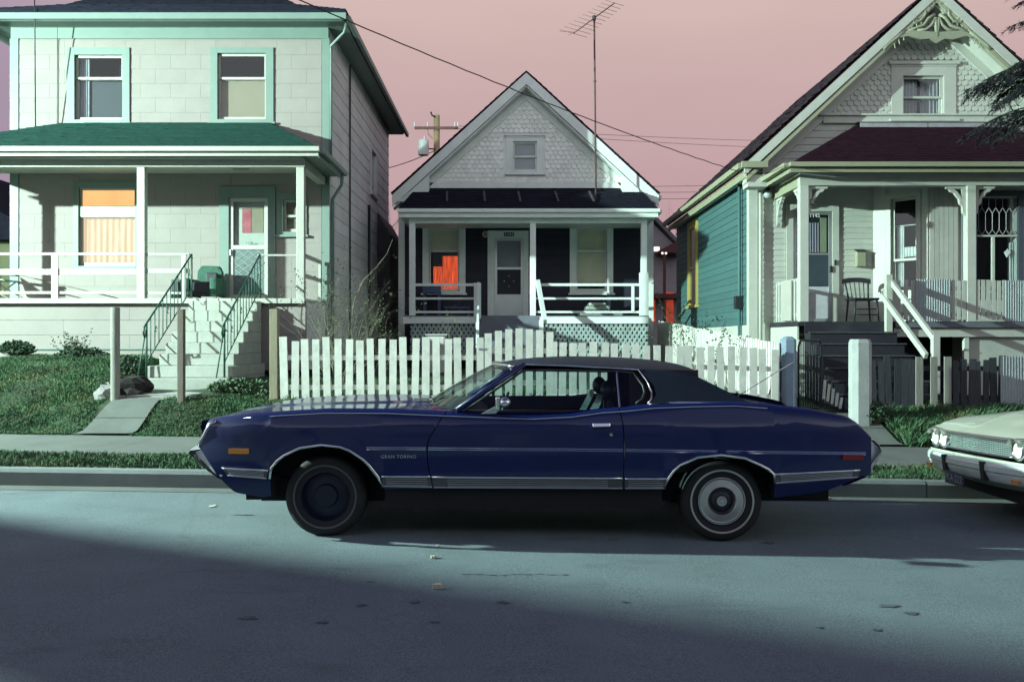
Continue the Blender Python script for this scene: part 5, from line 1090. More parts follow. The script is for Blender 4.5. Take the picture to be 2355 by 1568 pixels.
# windshield
rows = []
for j in range(9):
    v = j/8; r = []
    for t in np.linspace(-1, 1, 17):
        xb, xt = -.70+.29*t*t, -.15+.17*t*t; yb, yt = .80, .60; r.append((xb+(xt-xb)*v-.02*math.sin(math.pi*v), CYC+t*(yb+(yt-yb)*v), .938-.012*t*t+(1.243-.938)*v))
    rows.append(r)
ob('windshield', MB().grid(rows), WSG, CAR, smooth=True)
WS = rows
ob('windshield_trim', MB().tube([Vector(p)+Vector((-.008,0,.004)) for p in WS[-1]], .014, 6), CHROME, CAR, smooth=True)
ob('cowl', MB().grid([[Vector(p)+Vector((dx,0,dz)) for p in WS[0]] for dx, dz in ((-.10,-.012),(.02,.0),(.12,-.05))]), UNDER, CAR)
for s in (0, 1):
    f = (lambda p: mir(p)) if s else (lambda p: Vector(p))
    gl = lambda px, py: f(Vector(((px-CX)*(CYC-gy(Z(py,6.65)))/FPX, CYC-gy(CAMZ-(py-CY)*6.65/FPX), CAMZ-(py-CY)*(CYC-gy(Z(py,6.65)))/FPX)))
    ap0, ap1 = gl(1050,943), gl(1206,838)
    ob('windshield_pillar', MB().tube([ap0, ap0.lerp(ap1,.5), ap1], .022, 8), PAINT, CAR, smooth=True)
    ob('drip_rail', MB().tube([gl(1056,941), gl(1130,890), gl(1206,838), gl(1300,841), gl(1400,846), gl(1467,850), gl(1486,874), gl(1499,901), gl(1497,917), gl(1489,931)], .009, 6), CHROME, CAR, smooth=True)
    ob('window_frame', MB().tube([gl(1070,943), gl(1204,851), gl(1300,852), gl(1416,854), gl(1456,857), gl(1478,886), gl(1482,902), gl(1476,918), gl(1462,928)], .010, 6), BLACKM, CAR, smooth=True)
    ob('door_glass', MB().add([gl(1064,943), gl(1424,936), gl(1416,852), gl(1203,849)], [(0,1,2,3)]), CARG, CAR); ob('quarter_glass', MB().add([gl(1426,936), gl(1466,928), gl(1482,902), gl(1456,854), gl(1418,852)], [(0,1,2,3,4)]), CARG, CAR)
    ob('glass_divider', MB().tube([gl(1425,936), gl(1417.5,853)], .008, 6), CHROME, CAR)
    ob('window_sill', MB().grid([[gl(px, py) for px, py in ((1040,947),(1156,948),(1300,947),(1372,942),(1425,936.5),(1468,929),(1492,931))], [f(sp(px, py+k, -.045)) for px, py, k in ((1030,950,0),(1156,957,0),(1300,955,0),(1372,947,0),(1425,943,0),(1468,938,0),(1492,936,0))]]), PAINT, CAR, smooth=True)
    if s == 0 or True:
        g2 = (lambda px, py, o_=.004: f(sp(px, py, o_)))
        # body-side chrome
        ob('arch_molding', MB().tube([f(Vector((x, CYC-yo(x,z)-.004, z))) for x, z in AF[1:-1]], .011, 6), CHROME, CAR, smooth=True); ob('arch_molding', MB().tube([f(Vector((x, CYC-yo(x,z)-.004, z))) for x, z in AR[1:-1]], .011, 6), CHROME, CAR, smooth=True)
        for a_, b_ in (((843,1028.5),(979,1029)),((984,1029),(1432,1033)),((1438,1033),(1990,1041))):
            for dy in (0, 4.2): ob('side_molding', MB().tube([g2(a_[0]+(b_[0]-a_[0])*t, a_[1]+(b_[1]-a_[1])*t+dy, .003) for t in np.linspace(0,1,12)], .0042, 5), CHROME, CAR)
        for a_, b_, c_, d_ in (((509,1075),(617,1080),(523,1093),(612,1100)),((877,1094),(988,1094),(881,1118),(993,1120)),((992,1095),(1431,1098),(998,1121),(1431,1123)),((1437,1099),(1537,1099),(1437,1123),(1529,1123)),((1778,1089),(1977,1080),(1783,1111),(1972,1097))):
            pt_ = lambda u, v, o_: g2((a_[0]+(b_[0]-a_[0])*u)*(1-v)+(c_[0]+(d_[0]-c_[0])*u)*v, (a_[1]+(b_[1]-a_[1])*u)*(1-v)+(c_[1]+(d_[1]-c_[1])*u)*v, o_)
            us_ = np.linspace(0,1,14); strip = ob('sill_trim', MB().grid([[pt_(u, v, .006) for u in us_] for v in (.08,.5,.94)]), RUBST, CAR)
            ob('sill_chrome', MB().tube([pt_(u,.06,.007) for u in us_], .009, 6), CHROME, strip, smooth=True); ob('sill_chrome', MB().tube([pt_(u,.97,.007) for u in us_], .005, 5), CHROMED, strip)
            for v in (.30,.48,.66,.82): ob('rib', MB().tube([pt_(u,v,.006) for u in us_[1:-1]], .0025, 4), CHROMED, strip)
        ob('vinyl_trim', MB().tube([g2(px, py, -.035) for px, py in ((1492,931),(1500,927.5),(1560,926),(1640,926.5),(1700,928),(1742,931.5))], .012, 6), CHROME, CAR, smooth=True)
        ob('belt_line', MB().tube([g2(px, py, .0) for px, py in ((560,961),(640,956),(747,950),(891,950.5),(1017,956),(1143,961),(1224,963.5),(1314,959),(1386,949),(1440,945.5),(1505,938.5),(1600,935),(1692,933.5),(1764,938.5)) ], .0035, 5), CHROMED, CAR, smooth=True)
        ob('side_marker', MB().prism([g2(526,1031,.003),g2(573,1031.5,.003),g2(573,1043,.003),g2(526,1042.5,.003)], f(Vector((0,CYC-.012,0)))-f(Vector((0,CYC,0)))), AMBER, CAR); ob('side_marker', MB().prism([g2(1937,1046,.003),g2(1984,1047,.003),g2(1983,1057,.003),g2(1936,1056,.003)], f(Vector((0,CYC-.010,0)))-f(Vector((0,CYC,0)))), REDL, CAR)
        dh = ob('door_handle', MB().prism([g2(1360,971,.002),g2(1402,970.5,.002),g2(1402,980,.002),g2(1362,981,.002)], f(Vector((0,CYC-.035,0)))-f(Vector((0,CYC,0)))), CHROME, CAR, bevel=.006)
        c_ = g2(1405,999,.0); ob('lock', MB().lathe([(.001,.012),(.012,.010),(.014,0)], c_, f(Vector((0,CYC-1,0)))-f(Vector((0,CYC,0))), 12), CHROME, CAR)
c_ = sp(916,1050,.006); textmesh('GRAN TORINO', .034, (c_.x, c_.y, c_.z), CHROMED, CAR, 'badge', .001, space=1.12)
# door mirror
mr_ = ob('mirror', MB().ball((X(1160,6.40), 6.40, Z(925,6.40)), 1, 12, 8, (.045,.05,.038)), CHROME, CAR, smooth=True); ob('mirror_stem', MB().prism([sp(1106,951,-.03),sp(1140,950,-.03),sp(1150,938,-.0),sp(1146,930,.02)], (0,-.03,0)), CHROMED, mr_); ob('mirror_face', MB().box(X(1139,6.44),X(1150,6.44),6.36,6.46,Z(943,6.4),Z(912,6.4)), CHROME, mr_, bevel=.01)
# wiper, antenna, interior
tubeob('wiper', [(-.80,CYC-.1,.955),(-.66,CYC-.35,.975),(-.60,CYC-.5,.965)], .008, BLACKM, CAR); tubeob('antenna', [(1.98,7.9,.93),(2.50,7.9,1.25)], .004, CHROME, CAR, n=5)
tubeob('inside_mirror', [(.02,CYC-.1,1.17),(.02,CYC+.1,1.17)], .03, BLACKM, CAR); ob('door_pillar_strap', MB().box(.86,.93,CYC+.60,CYC+.64,.95,1.22), SEATD, CAR)
for k, yy in enumerate((CYC-.36, CYC+.36)):
    st_ = ob('seat', MB().box(.15,.62,yy-.25,yy+.25,.42,.62), SEATM, CAR, bevel=.04)
    m = MB().grid([[(x, yy+t*wd, z) for t in (-1,-.85,0,.85,1)] for x, z, wd in ((.54,.60,.24),(.60,.80,.245),(.68,.95,.23),(.70,1.0,.18),(.76,1.0,.18),(.78,.95,.23),(.74,.75,.245),(.66,.58,.24))]); ob('backrest', m, SEATM, st_, smooth=True)
    ob('headrest', MB().ball((.76, yy, 1.045), 1, 12, 8, (.06,.15,.075)), SEATD, st_, smooth=True)
ob('rear_seat', MB().box(1.0,1.4,CYC-.62,CYC+.62,.40,.62).box(1.25,1.42,CYC-.62,CYC+.62,.621,.92), SEATD, CAR, bevel=.04)
ob('dashboard', MB().prism([(-.62,CYC-.72,.60),(-.25,CYC-.72,.60),(-.22,CYC-.72,.84),(-.35,CYC-.72,.93),(-.66,CYC-.72,.925)], (0,1.44,0)), INTM, CAR)
ob('steering_wheel', MB().tube([(-.08+.10*math.sin(t)*.5, CYC-.36+.19*math.cos(t), .86+.16*math.sin(t)) for t in np.linspace(0, 6.283, 20)[:-1]], .012, 6, True), SEATD, CAR, smooth=True); tubeob('steering_column', [(-.35,CYC-.36,.74),(-.08,CYC-.36,.86)], .025, SEATD, CAR)
ob('door_panel', MB().box(-.40,.83,CYC+.80,CYC+.84,.45,.925), INTM, CAR); ob('door_panel', MB().box(-.40,.83,CYC-.84,CYC-.80,.45,.92), INTM, CAR); ob('rear_side_panel', MB().box(.84,1.5,CYC-.78,CYC-.74,.45,.92), INTM, CAR); ob('rear_side_panel', MB().box(.84,1.5,CYC+.74,CYC+.78,.45,.92), INTM, CAR)
ob('chassis', MB().box(-1.9,2.4,CYC-.66,CYC+.66,.22,.40).box(-2.1,-.65,CYC-.66,CYC+.66,.41,.80).box(1.43,2.5,CYC-.66,CYC+.66,.41,.80), UNDER, CAR); ob('rocker', MB().box(-.93,1.10,CYC-.88,CYC+.88,.20,.385), UNDER, CAR); ob('front_skirt', MB().box(-1.98,-1.77,CYC-.78,CYC+.78,.25,.42), UNDER, CAR); ob('rear_skirt', MB().box(1.93,2.30,CYC-.78,CYC+.78,.27,.42), UNDER, CAR)
for s in (-1, 1): ob('quarter_trim', MB().box(.86 if s > 0 else .90,1.42,CYC+s*.60-.02,CYC+s*.60+.02,.93,1.21), INTM, CAR)
# wheels
def wheel(x, z, r, near, cap):
    s = -1 if near else 1; yc = CYC+s*.80; ax = (0, s, 0)
    T_ = ob('wheel', MB().lathe([(r*.60,-.16),(r*.93,-.15),(r*1.0,-.10),(r*1.0,.045),(r*.985,.07),(r*.90,.088),(r*.80,.092),(r*.62,.07)], (x,yc,z), ax, 40), RUBBER, CAR, smooth=True)
    ob('whitewall', MB().lathe([(r*.745,.0935),(r*.79,.0945)], (x,yc,z), ax, 40), WHITEW if cap else M('faded_whitewall', (.085,.085,.10), .7, .2), T_)
    ob('rim', MB().lathe([(r*.63,.07),(r*.60,.075),(r*.575,.05),(r*.56,.02),(r*.30,.035),(r*.27,.06),(r*.001,.065)], (x,yc,z), ax, 36), STEELW, T_, smooth=True, auto=35)
    if cap:
        ob('hubcap', MB().lathe([(r*.56,.060),(r*.545,.076),(r*.52,.073),(r*.36,.088),(r*.34,.080)], (x,yc,z), ax, 36), HUBC, T_, smooth=True, auto=35); ob('hubcap_dish', MB().lathe([(r*.345,.081),(r*.30,.062),(r*.27,.062),(r*.265,.068),(r*.12,.070)], (x,yc,z), ax, 36), M('hubcap_dark', (.02,.021,.03), .4, .1), T_, smooth=True)
        ob('hubcap_crest', MB().lathe([(r*.125,.069),(r*.12,.085),(r*.095,.086),(r*.09,.078),(r*.05,.08),(r*.04,.09),(r*.001,.09)], (x,yc,z), ax, 24), CHROMED, T_)
        ob('hubcap_ring', MB().tube([(x+r*.575*math.cos(t), yc+s*.078, z+r*.575*math.sin(t)) for t in np.linspace(0,6.283,41)[:-1]], .004, 5, True), CHROMED, T_)
for x, z, cap in ((X(749,6.56),.290,False),(X(1658,6.56),.256,True)):
    wheel(x, z, .297, True, cap); wheel(x, z, .297, False, True)

# ================================================================== CREAM SEDAN (only its front corner is in view)
CC = 7.55; CX0 = 4.0
C2 = thing('parked_car', 'pale cream sedan with twin headlamps parked behind the blue coupe', 'car', (6.3, CC, -.07), 'cars parked along the kerb')
roll = lambda y, z: z-.035*(y-CC)-.016*0
def c2z(x): return interp([(CX0-.06,.615),(CX0,.655),(CX0+.25,.715),(CX0+.7,.76),(CX0+1.5,.79),(CX0+4.2,.80),(CX0+4.8,.74)], x)
def c2w(x): return .95-.07*clamp((CX0+.5-x)/.5, 0, 1)**2-.06*clamp((x-CX0-4.2)/.6, 0, 1)
W0, W1 = CX0+.80, CX0+3.75
def c2b(x):
    for wx in (W0, W1):
        if abs(x-wx) < .36: return .20+math.sqrt(max(0, .36**2-(x-wx)**2))*1.05
    return .20
xs_ = sorted(set(list(np.linspace(CX0, CX0+4.8, 40))+[wx+.36*math.sin(t) for wx in (W0, W1) for t in np.linspace(-1.57, 1.57, 13)]))
for s in (-1, 1):
    rows = []
    for x in xs_:
        zb, zt_ = c2b(x), c2z(x); rows.append([(x, CC+s*(c2w(x)-.03*((zb+(zt_-zb)*v-.5)/.3)**2), roll(CC+s*.85, zb+(zt_-zb)*v)) for v in np.linspace(0,1,9)]+[(x, CC+s*(c2w(x)-.06), roll(CC+s*.8, zt_+.025))])
    ob('body_side', MB().grid(rows), WCAR, C2, smooth=True, auto=35)
rows = []
for u in np.linspace(0, 1, 16):
    r = []
    for t in np.linspace(-1, 1, 25):
        x = CX0-.05*(1-t*t)-.03+(1.45-.2*(1-t*t))*u; xe = max(x, CX0); r.append((x, CC+t*(c2w(xe)-.055), roll(CC+t*.85, c2z(x)+.028+.055*(1-t*t)*sst(0,.5,u)+(.022 if abs(t) < .30 else 0)*float(sst(.02,.35,u)))))
    rows.append(r)
ob('hood', MB().grid(rows), WCAR, C2, smooth=True, auto=32)
ob('hood_lip', MB().tube([Vector(p)+Vector((-.01,0,-.012)) for p in rows[0]], .018, 6), CHROME, C2, smooth=True)
# front face
ff = lambda y: CX0-.05*(1-((y-CC)/.85)**2)
m = MB(); ys_ = np.linspace(CC-.90, CC+.90, 19); m.grid([[(ff(y)+dx, y, roll(y, z)) for y in ys_] for dx, z in ((-.02,.632),(.06,.625),(.06,.49),(-.03,.485))]); ob('front_panel', m, M('grille_dark', (.06,.075,.08), .5), C2)
GR = ob('grille', MB().grid([[(ff(y)-.0, y, roll(y, z)) for y in np.linspace(CC-.50, CC+.50, 15)] for z in (.505,.615)]), MATS['grille_dark'], C2)
GRB = M('grille_bar', (.30,.36,.34), .4, .1, metal=.6)
for k in range(8): ob('bar', MB().tube([(ff(y)-.008, y, roll(y, .505+.0155*k)) for y in np.linspace(CC-.5, CC+.5, 15)], .0035, 4), GRB, GR)
for k in range(41): y = CC-.5+.025*k; ob('bar', MB().tube([(ff(y)-.008,y,roll(y,.503)),(ff(y)-.008,y,roll(y,.618))], .0025, 4), GRB, GR)
ob('grille_surround', MB().tube([(ff(y)-.015, y, roll(y, .625)) for y in np.linspace(CC-.52, CC+.52, 15)], .012, 6), CHROME, C2, smooth=True); ob('grille_surround', MB().tube([(ff(y)-.015, y, roll(y, .495)) for y in np.linspace(CC-.52, CC+.52, 15)], .010, 6), CHROME, C2, smooth=True)
LENS = M('headlamp_glass', (.72,.72,.66), .15, .05, spec=.8)
for s in (-1, 1):
    for k in (.60, .785):
        y = CC+s*k; o_ = (ff(y)-.03, y, roll(y, .555)); hl = ob('headlight', MB().lathe([(.0,-.018),(.035,-.016),(.058,-.008),(.066,.002)], o_, (1,0,0), 20), LENS, C2, smooth=True); ob('bezel', MB().lathe([(.066,-.006),(.074,-.012),(.084,-.004),(.088,.08)], o_, (1,0,0), 20), CHROME, hl, smooth=True)
        ob('visor', MB().grid([[(o_[0]-d_, y+.085*math.cos(t), o_[2]+.088*math.sin(t)+.004) for t in np.linspace(.35,2.79,9)] for d_ in (.05,-.08)]), WCAR, hl, smooth=True)
rows = []
for t in np.linspace(-1, 1, 27):
    y = CC+t*.99; sw = .10*abs(t)**4; pr_ = ((-.03,.455),(-.115,.450),(-.135,.425),(-.135,.385),(-.12,.37),(-.12,.355),(-.09,.30),(-.05,.285)); rows.append([(ff(y)+dx+sw, y, roll(y, z-.01)) for dx, z in pr_])
ob('front_bumper', MB().grid(rows), M('car_chrome', (.66,.74,.72), .30, .08, metal=.25), C2, smooth=True, auto=30)
for y in (CC-.30, CC+.34): ob('bumper_guard', MB().prism([(ff(y)-.15,y-.025,roll(y,.44)),(ff(y)-.15,y+.025,roll(y,.44)),(ff(y)-.13,y+.03,roll(y,.29)),(ff(y)-.13,y-.03,roll(y,.29))], (.05,0,0)), BLACKM, C2)
for s in (-1, 1): ob('turn_signal', MB().box(ff(CC+.7)-.128, ff(CC+.7)-.110, CC+s*.70-.05, CC+s*.70+.05, roll(CC+s*.7,.305), roll(CC+s*.7,.335)), AMBER, C2)
pl = ob('license_plate', MB().box(ff(CC)-.150, ff(CC)-.140, CC-.16+.12, CC+.16+.12, roll(CC,.195), roll(CC,.305)), PLATE, C2); textmesh('JKA·222', .085, (ff(CC)-.153, CC+.12, roll(CC,.25)), M('plate_digits', (.30,.32,.40), .6), pl, 'number', .001, rotz=-90)
# cabin
cab = [(CX0+1.30,.83,.80),(CX0+1.95,1.20,.58),(CX0+3.1,1.22,.58),(CX0+3.9,.84,.78)]
ob('roof', MB().grid([[(x+.10*t*t*(1 if x < CX0+2.5 else -1), CC+t*w_, roll(CC+t*w_, z-.04*t*t)) for t in np.linspace(-1,1,13)] for x, z, w_ in ((CX0+1.92,1.20,.58),(CX0+2.2,1.25,.60),(CX0+2.8,1.255,.60),(CX0+3.15,1.22,.58))]), WCAR, C2, smooth=True)
ob('windshield', MB().grid([[(x+.25*t*t*k, CC+t*w_, roll(CC+t*w_, z)) for t in np.linspace(-1,1,13)] for x, z, w_, k in ((CX0+1.28,.85,.78,1),(CX0+1.93,1.19,.58,.4))]), WSG, C2, smooth=True); ob('rear_window', MB().grid([[(x, CC+t*w_, z) for t in (-1,0,1)] for x, z, w_ in ((CX0+3.15,1.20,.58),(CX0+3.9,.84,.76))]), CARG, C2)
for s in (-1, 1):
    ob('side_glass', MB().add([(CX0+1.55,CC+s*.80,.83),(CX0+3.75,CC+s*.80,.83),(CX0+3.15,CC+s*.59,1.17),(CX0+2.0,CC+s*.59,1.17)], [(0,1,2,3)]), CARG, C2); ob('pillar', MB().tube([(CX0+1.52,CC+s*.80,.83),(CX0+2.0,CC+s*.585,1.18)], .025, 6).tube([(CX0+3.8,CC+s*.79,.83),(CX0+3.15,CC+s*.585,1.18)], .04, 6), WCAR, C2)
ob('deck_lid', MB().grid([[(x, CC+t*.84, roll(CC+t*.84, z)) for t in (-1,0,1)] for x, z in ((CX0+3.75,.84),(CX0+4.5,.80),(CX0+4.82,.70),(CX0+4.85,.35))]), WCAR, C2); ob('interior', MB().box(CX0+1.3,CX0+3.9,CC-.78,CC+.78,.4,.8), INTM, C2)
ob('chassis', MB().box(CX0+.05,CX0+4.7,CC-.62,CC+.62,.13,.45).box(CX0+1.25,CX0+3.3,CC-.83,CC+.83,.14,.3), UNDER, C2); ob('valance', MB().grid([[(ff(y)+dx, y, roll(y, z)) for y in ys_] for dx, z in ((-.04,.46),(-.02,.30),(.10,.21))]), WCAR, C2)
for wx in (W0, W1):
    for s in (-1, 1):
        yc = CC+s*.74; zc = .205; T_ = ob('wheel', MB().lathe([(.16,-.14),(.27,-.13),(.285,-.09),(.285,.05),(.27,.08),(.20,.085),(.17,.06)], (wx,yc,zc), (0,s,0), 32), RUBBER, C2, smooth=True); ob('hubcap', MB().lathe([(.175,.062),(.16,.08),(.08,.075),(.001,.09)], (wx,yc,zc), (0,s,0), 24), CHROMED, T_, smooth=True)
# ================================================================== STREET LAMP, POLES, WIRES
SL = thing('street_lamp', 'tall grey street lamp with glass refractor head at the kerb', 'street lamp', (LAMP.x, LAMP.y+.35, 0))
GALV = M('galvanised_pole', (.30,.32,.32), .5, .1, metal=.5)
tubeob('pole', [(LAMP.x,LAMP.y+.35,.1),(LAMP.x,LAMP.y+.35,6.2),(LAMP.x,LAMP.y+.30,6.62),(LAMP.x,LAMP.y+.1,6.72)], [.09,.06,.04,.03], GALV, SL, n=10)
ob('lamp_head', MB().lathe([(.03,.42),(.14,.40),(.17,.33),(.16,.30)], (LAMP.x,LAMP.y,LAMP.z), (0,0,1), 20), GALV, SL, smooth=True)
ob('bulb', MB().ball((LAMP.x,LAMP.y,LAMP.z+.22), .05, 10, 8), LAMPW, SL)
ld = bpy.data.lights.new('street_light', 'POINT'); ld.energy = LAMP_POWER; ld.color = LAMP_COL; ld.shadow_soft_size = .10
ld.use_nodes = True; lt = ld.node_tree; em = lt.nodes.get('Emission') or lt.nodes.new('ShaderNodeEmission'); fo = lt.nodes.new('ShaderNodeLightFalloff'); fo.inputs['Strength'].default_value = 1.0
lt.links.new(fo.outputs['Linear'], em.inputs['Strength'])
lo = bpy.data.objects.new('street_light', ld); COL.objects.link(lo); lo.location = Vector((0,-.35,6.3)); lo.parent = SL
UP = thing('shadow_pole', 'added unseen leaning stub pole that casts the foreground road shadow', 'pole', (-12.2, 10.3, .15)); ob('shaft', MB().tube([(-12.2,10.37,-.1),(-12.2,7.70,5.27)], [.27,.245], 16), WOODB, UP, smooth=True, auto=40); ob('cap', MB().tube([(-12.2,7.70,5.27),(-12.2,7.68,5.31)], .25, 16), GALV, UP)  # added out of view; leaned and sized to cast the foreground road shadow
# utility pole behind the houses
D = 42.0; ux = X(1003,D)
BP = thing('utility_pole', 'wooden utility pole with crossarm and transformer behind the small house', 'utility pole', (ux, D, .5))
YWOOD = M('yellow_pole_wood', (.30,.23,.12), .85, .2, 6, .3); ob('pole', MB().tube([(ux,D,.3),(X(1004,D),D,Z(266,D))], [.18,.14], 10), YWOOD, BP, smooth=True)  # yellow-brown wood tone for the pole
B('crossarm', M('crossarm_wood', (.12,.06,.05), .85, .2), BP, X(954,D), X(1054,D), D-.22, D-.15, Z(300,D), Z(294,D))
for a in (954, 984, 1046, 1053): ob('insulator', MB().tube([(X(a,D),D-.18,Z(294,D)),(X(a,D),D-.18,Z(284,D))], .045, 8), ALU, BP)
for a, b in ((1000,1003),(1000,1006)): pass
tubeob('bracket', [(X(1003,D),D-.1,Z(272,D)),(X(994,D),D-.15,Z(268,D)),(X(991,D),D-.15,Z(260,D))], .04, BLACKM, BP)
TR = ob('transformer', MB().lathe([(.001,0),(.24,.0),(.25,.05),(.25,.62),(.22,.70),(.001,.72)], (X(975,D), D-.35, Z(361,D)), (0,0,1), 18), M('transformer_grey', (.42,.44,.42), .5, .08), BP, smooth=True, auto=40); ob('bushing', MB().tube([(X(977,D),D-.35,Z(327,D)),(X(978,D),D-.35,Z(318,D))], .05, 8), ALU, TR); ob('hanger', MB().beam((X(985,D),D-.35,Z(346,D)),(X(1003,D),D-.1,Z(345,D)),.06,.06), BLACKM, TR)
tubeob('lead_wire', [(X(984,D),D-.2,Z(300,D)),(X(986,D),D-.25,Z(312,D)),(X(996,D),D-.2,Z(322,D))], .012, WIRE, BP)
def wire(label, pts, r, name='overhead_wire', sag=0, wob=0):
    a, b = Vector(pts[0]), Vector(pts[-1]); P = []
    if len(pts) == 2:
        for t in np.linspace(0, 1, 40): p = a.lerp(b, t); p.z -= 4*sag*t*(1-t); p.x += wob*math.sin(t*130); p.z += wob*math.sin(t*117); P.append(p)
    else: P = pts
    o = ob(name, MB().tube(P, r, 5), WIRE, None, smooth=True); return tag(o, label, 'wire')
sx = lambda px, py, D: (X(px,D), D, Z(py,D))
wire('dark service wire drooping across the sky to the teal-sided house', [sx(560,-55,9.0), sx(1706,398,16.2)], .0075, sag=.10, wob=.004)
wire('thin wire leaving the utility pole toward the two-storey house', [sx(1003,345,D), sx(870,392,D)], .02, sag=.1)
for i, (a, b, lb) in enumerate((((1046,290),(2100,325),'top faint wire stretching right from the utility pole crossarm'),((1054,296),(2100,345),'second faint wire stretching right from the utility pole crossarm'))): wire(lb, [sx(*a,D), sx(*b,70)], .012, sag=.3)
for i, (y0, y1, lb) in enumerate(((425,418,'upper faint wire low in the gap beside the cream house'),(437,434,'middle faint wire low in the gap beside the cream house'),(452,449,'lower faint wire low in the gap beside the cream house'))): wire(lb, [sx(1300,y0,55), sx(1800,y1,60)], .014, sag=.2)
# TV antenna on the small house
D = 21.7; TA = thing('tv_antenna', 'tall rusty rooftop mast carrying a long comb-like TV antenna', 'antenna', (X(1370,D), D, 4.95))
RUST = M('rusty_steel', (.10,.055,.05), .7, .2); mt0, mt1 = Vector(sx(1370,446,D)), Vector(sx(1366,42,D)); tubeob('mast', [mt0, mt0.lerp(mt1,.6), mt1], .022, RUST, TA); ob('mast_joint', MB().tube([mt0.lerp(mt1,.635), mt0.lerp(mt1,.645)], .035, 8), RUST, TA); ob('clamp', MB().tube([mt1-Vector((0,0,.06)), mt1+Vector((0,0,.05))], .045, 8), BLACKM, TA)
b0, b1 = Vector((X(1318,D-.5), D-.5, Z(78,D-.5))), Vector((X(1413,D+.5), D+.5, Z(8,D+.5))); tubeob('boom', [b0, b1], .013, RUST, TA)
for k in range(11):
    t = k/10; c = b0.lerp(b1, t); hl = (.36-.10*t); dv_ = Vector((.92,.28,-.16)); tubeob('element', [c-dv_*hl, c+dv_*hl], .005, RUST, TA, n=4)
for k in (-1, 1): tubeob('element', [b0+Vector((.03,0,.03)), b0+Vector((-.10*k-.22,.1,.05*k+.04))], .005, RUST, TA, n=4)

# ================================================================== VEGETATION
def twigs(m, leaves, p, d, L, r, depth, spread=.6, curl=.18, leafp=0.0, kids=(2,3), ls=.03):
    pts = [Vector(p)]; dd = Vector(d).normalized(); n = 5; rs = [r]
    for i in range(n):
        dd = (dd+Vector((random.uniform(-curl,curl), random.uniform(-curl,curl), random.uniform(-curl*.5,curl*.9)))).normalized(); pts.append(pts[-1]+dd*L/n); rs.append(r*(1-.75*(i+1)/n))
    m.tube(pts, rs, 4)
    if random.random() < leafp*2 or depth == 0:
        for q_ in pts[1:]:
            if random.random() < leafp:
                for _ in range(2):
                    a = Vector((random.uniform(-1,1),random.uniform(-1,1),random.uniform(-.4,1))).normalized(); b = a.orthogonal().normalized()*ls*.4; e = q_+a*ls; leaves.add([q_, q_+a*ls*.5+b, e, q_+a*ls*.5-b], [(0,1,2,3)])
    if depth > 0:
        for _ in range(random.randint(*kids)):
            t = random.randint(1, n); a = Vector((random.uniform(-1,1),random.uniform(-1,1),random.uniform(-.3,.8))).normalized(); twigs(m, leaves, pts[t], dd*(1-spread)+a*spread, L*random.uniform(.45,.75), rs[t]*.75, depth-1, spread, curl, leafp, kids, ls)
def shrub(name, label, base, n, h, r, depth, spread0, leafp, group=None, ls=.03, leafm=None, kids=(2,3)):
    t = thing(name, label, 'shrub', base, group); m, lv = MB(), MB()
    for k in range(n):
        a = random.random()*6.283; s_ = random.uniform(.1, spread0); twigs(m, lv, Vector(base)+Vector((random.uniform(-.15,.15),random.uniform(-.1,.1),-.03)), (math.cos(a)*s_, math.sin(a)*s_*.6, 1), h*random.uniform(.5,1), r, depth, .5, .16, leafp, kids, ls)
    ob('stems', m, TWIG, t)
    if lv.v: ob('foliage', lv, leafm or LEAF, t)
    return t
random.seed(11)
shrub('bare_shrub', 'straggly bare shrub with arching twigs beside the white house corner', (-2.85, 14.9, .68), 24, 1.6, .010, 3, 1.1, .14, ls=.03, kids=(2,4))
bs = thing('bare_sapling', 'leggy sapling with one long arching shoot behind the pickets', 'shrub', (-2.55, 15.0, .68)); m = MB(); lv = MB()
m.tube([(-2.72,15,.6),(-2.70,15,1.7),(-2.66,15,2.1),(-2.50,15,2.45),(-2.30,15.05,2.66),(-2.12,15.1,2.9),(-2.02,15.1,3.15)], [.010,.009,.008,.007,.005,.004,.003], 5)
for k in range(4): twigs(m, lv, (-2.6+.1*k,15,.7), (.25*k-.05,0,1), .9, .007, 2, .5, .16, .2)
ob('stems', m, TWIG, bs); ob('foliage', lv, LEAF, bs)
LEAFD = M('dark_shrub_leaf', (.025,.060,.028), .7, .4, 6, 0); LEAFG = M('low_plant_leaf', (.060,.110,.050), .7, .4, 6, 0)
def bush(name, label, c, rx, ry, rz_, n, ls, mat, group=None):
    t = thing(name, label, 'bush', c, group); m = MB(); st_ = MB()
    for k in range(n):
        u = Vector((random.gauss(0,.5),random.gauss(0,.5),abs(random.gauss(0,.5)))); 
        if u.length > 1.1: u = u.normalized()*random.uniform(.8,1.1)
        p = Vector((c[0]+u.x*rx, c[1]+u.y*ry, c[2]+u.z*rz_+.02)); a = Vector((random.uniform(-1,1),random.uniform(-1,1),random.uniform(-.2,1))).normalized(); b = a.orthogonal().normalized()*ls*.4; m.add([p, p+a*ls*.5+b, p+a*ls, p+a*ls*.5-b], [(0,1,2,3)])
        if k % 12 == 0: st_.tube([(c[0]+u.x*rx*.2,c[1]+u.y*ry*.2,c[2]-.05), p], .006, 4)
    ob('foliage', m, mat, t); ob('stems', st_, TWIG, t)
bush('leafy_bush', 'round dark bush under the porch at the far lawn corner', (X(38,15.6),15.6,1.20), .30, .25, .20, 1500, .045, LEAFD)
bush('leafy_bush', 'low dark bush on the lawn behind the round grey post', (X(190,15.4),15.4,1.08), .45, .3, .20, 1700, .045, LEAFD)
bush('leafy_bush', 'broad leafy clump against the porch skirt beside the iron handrail', (X(300,14.6),14.6,.92), .34, .25, .22, 1500, .045, LEAFD)
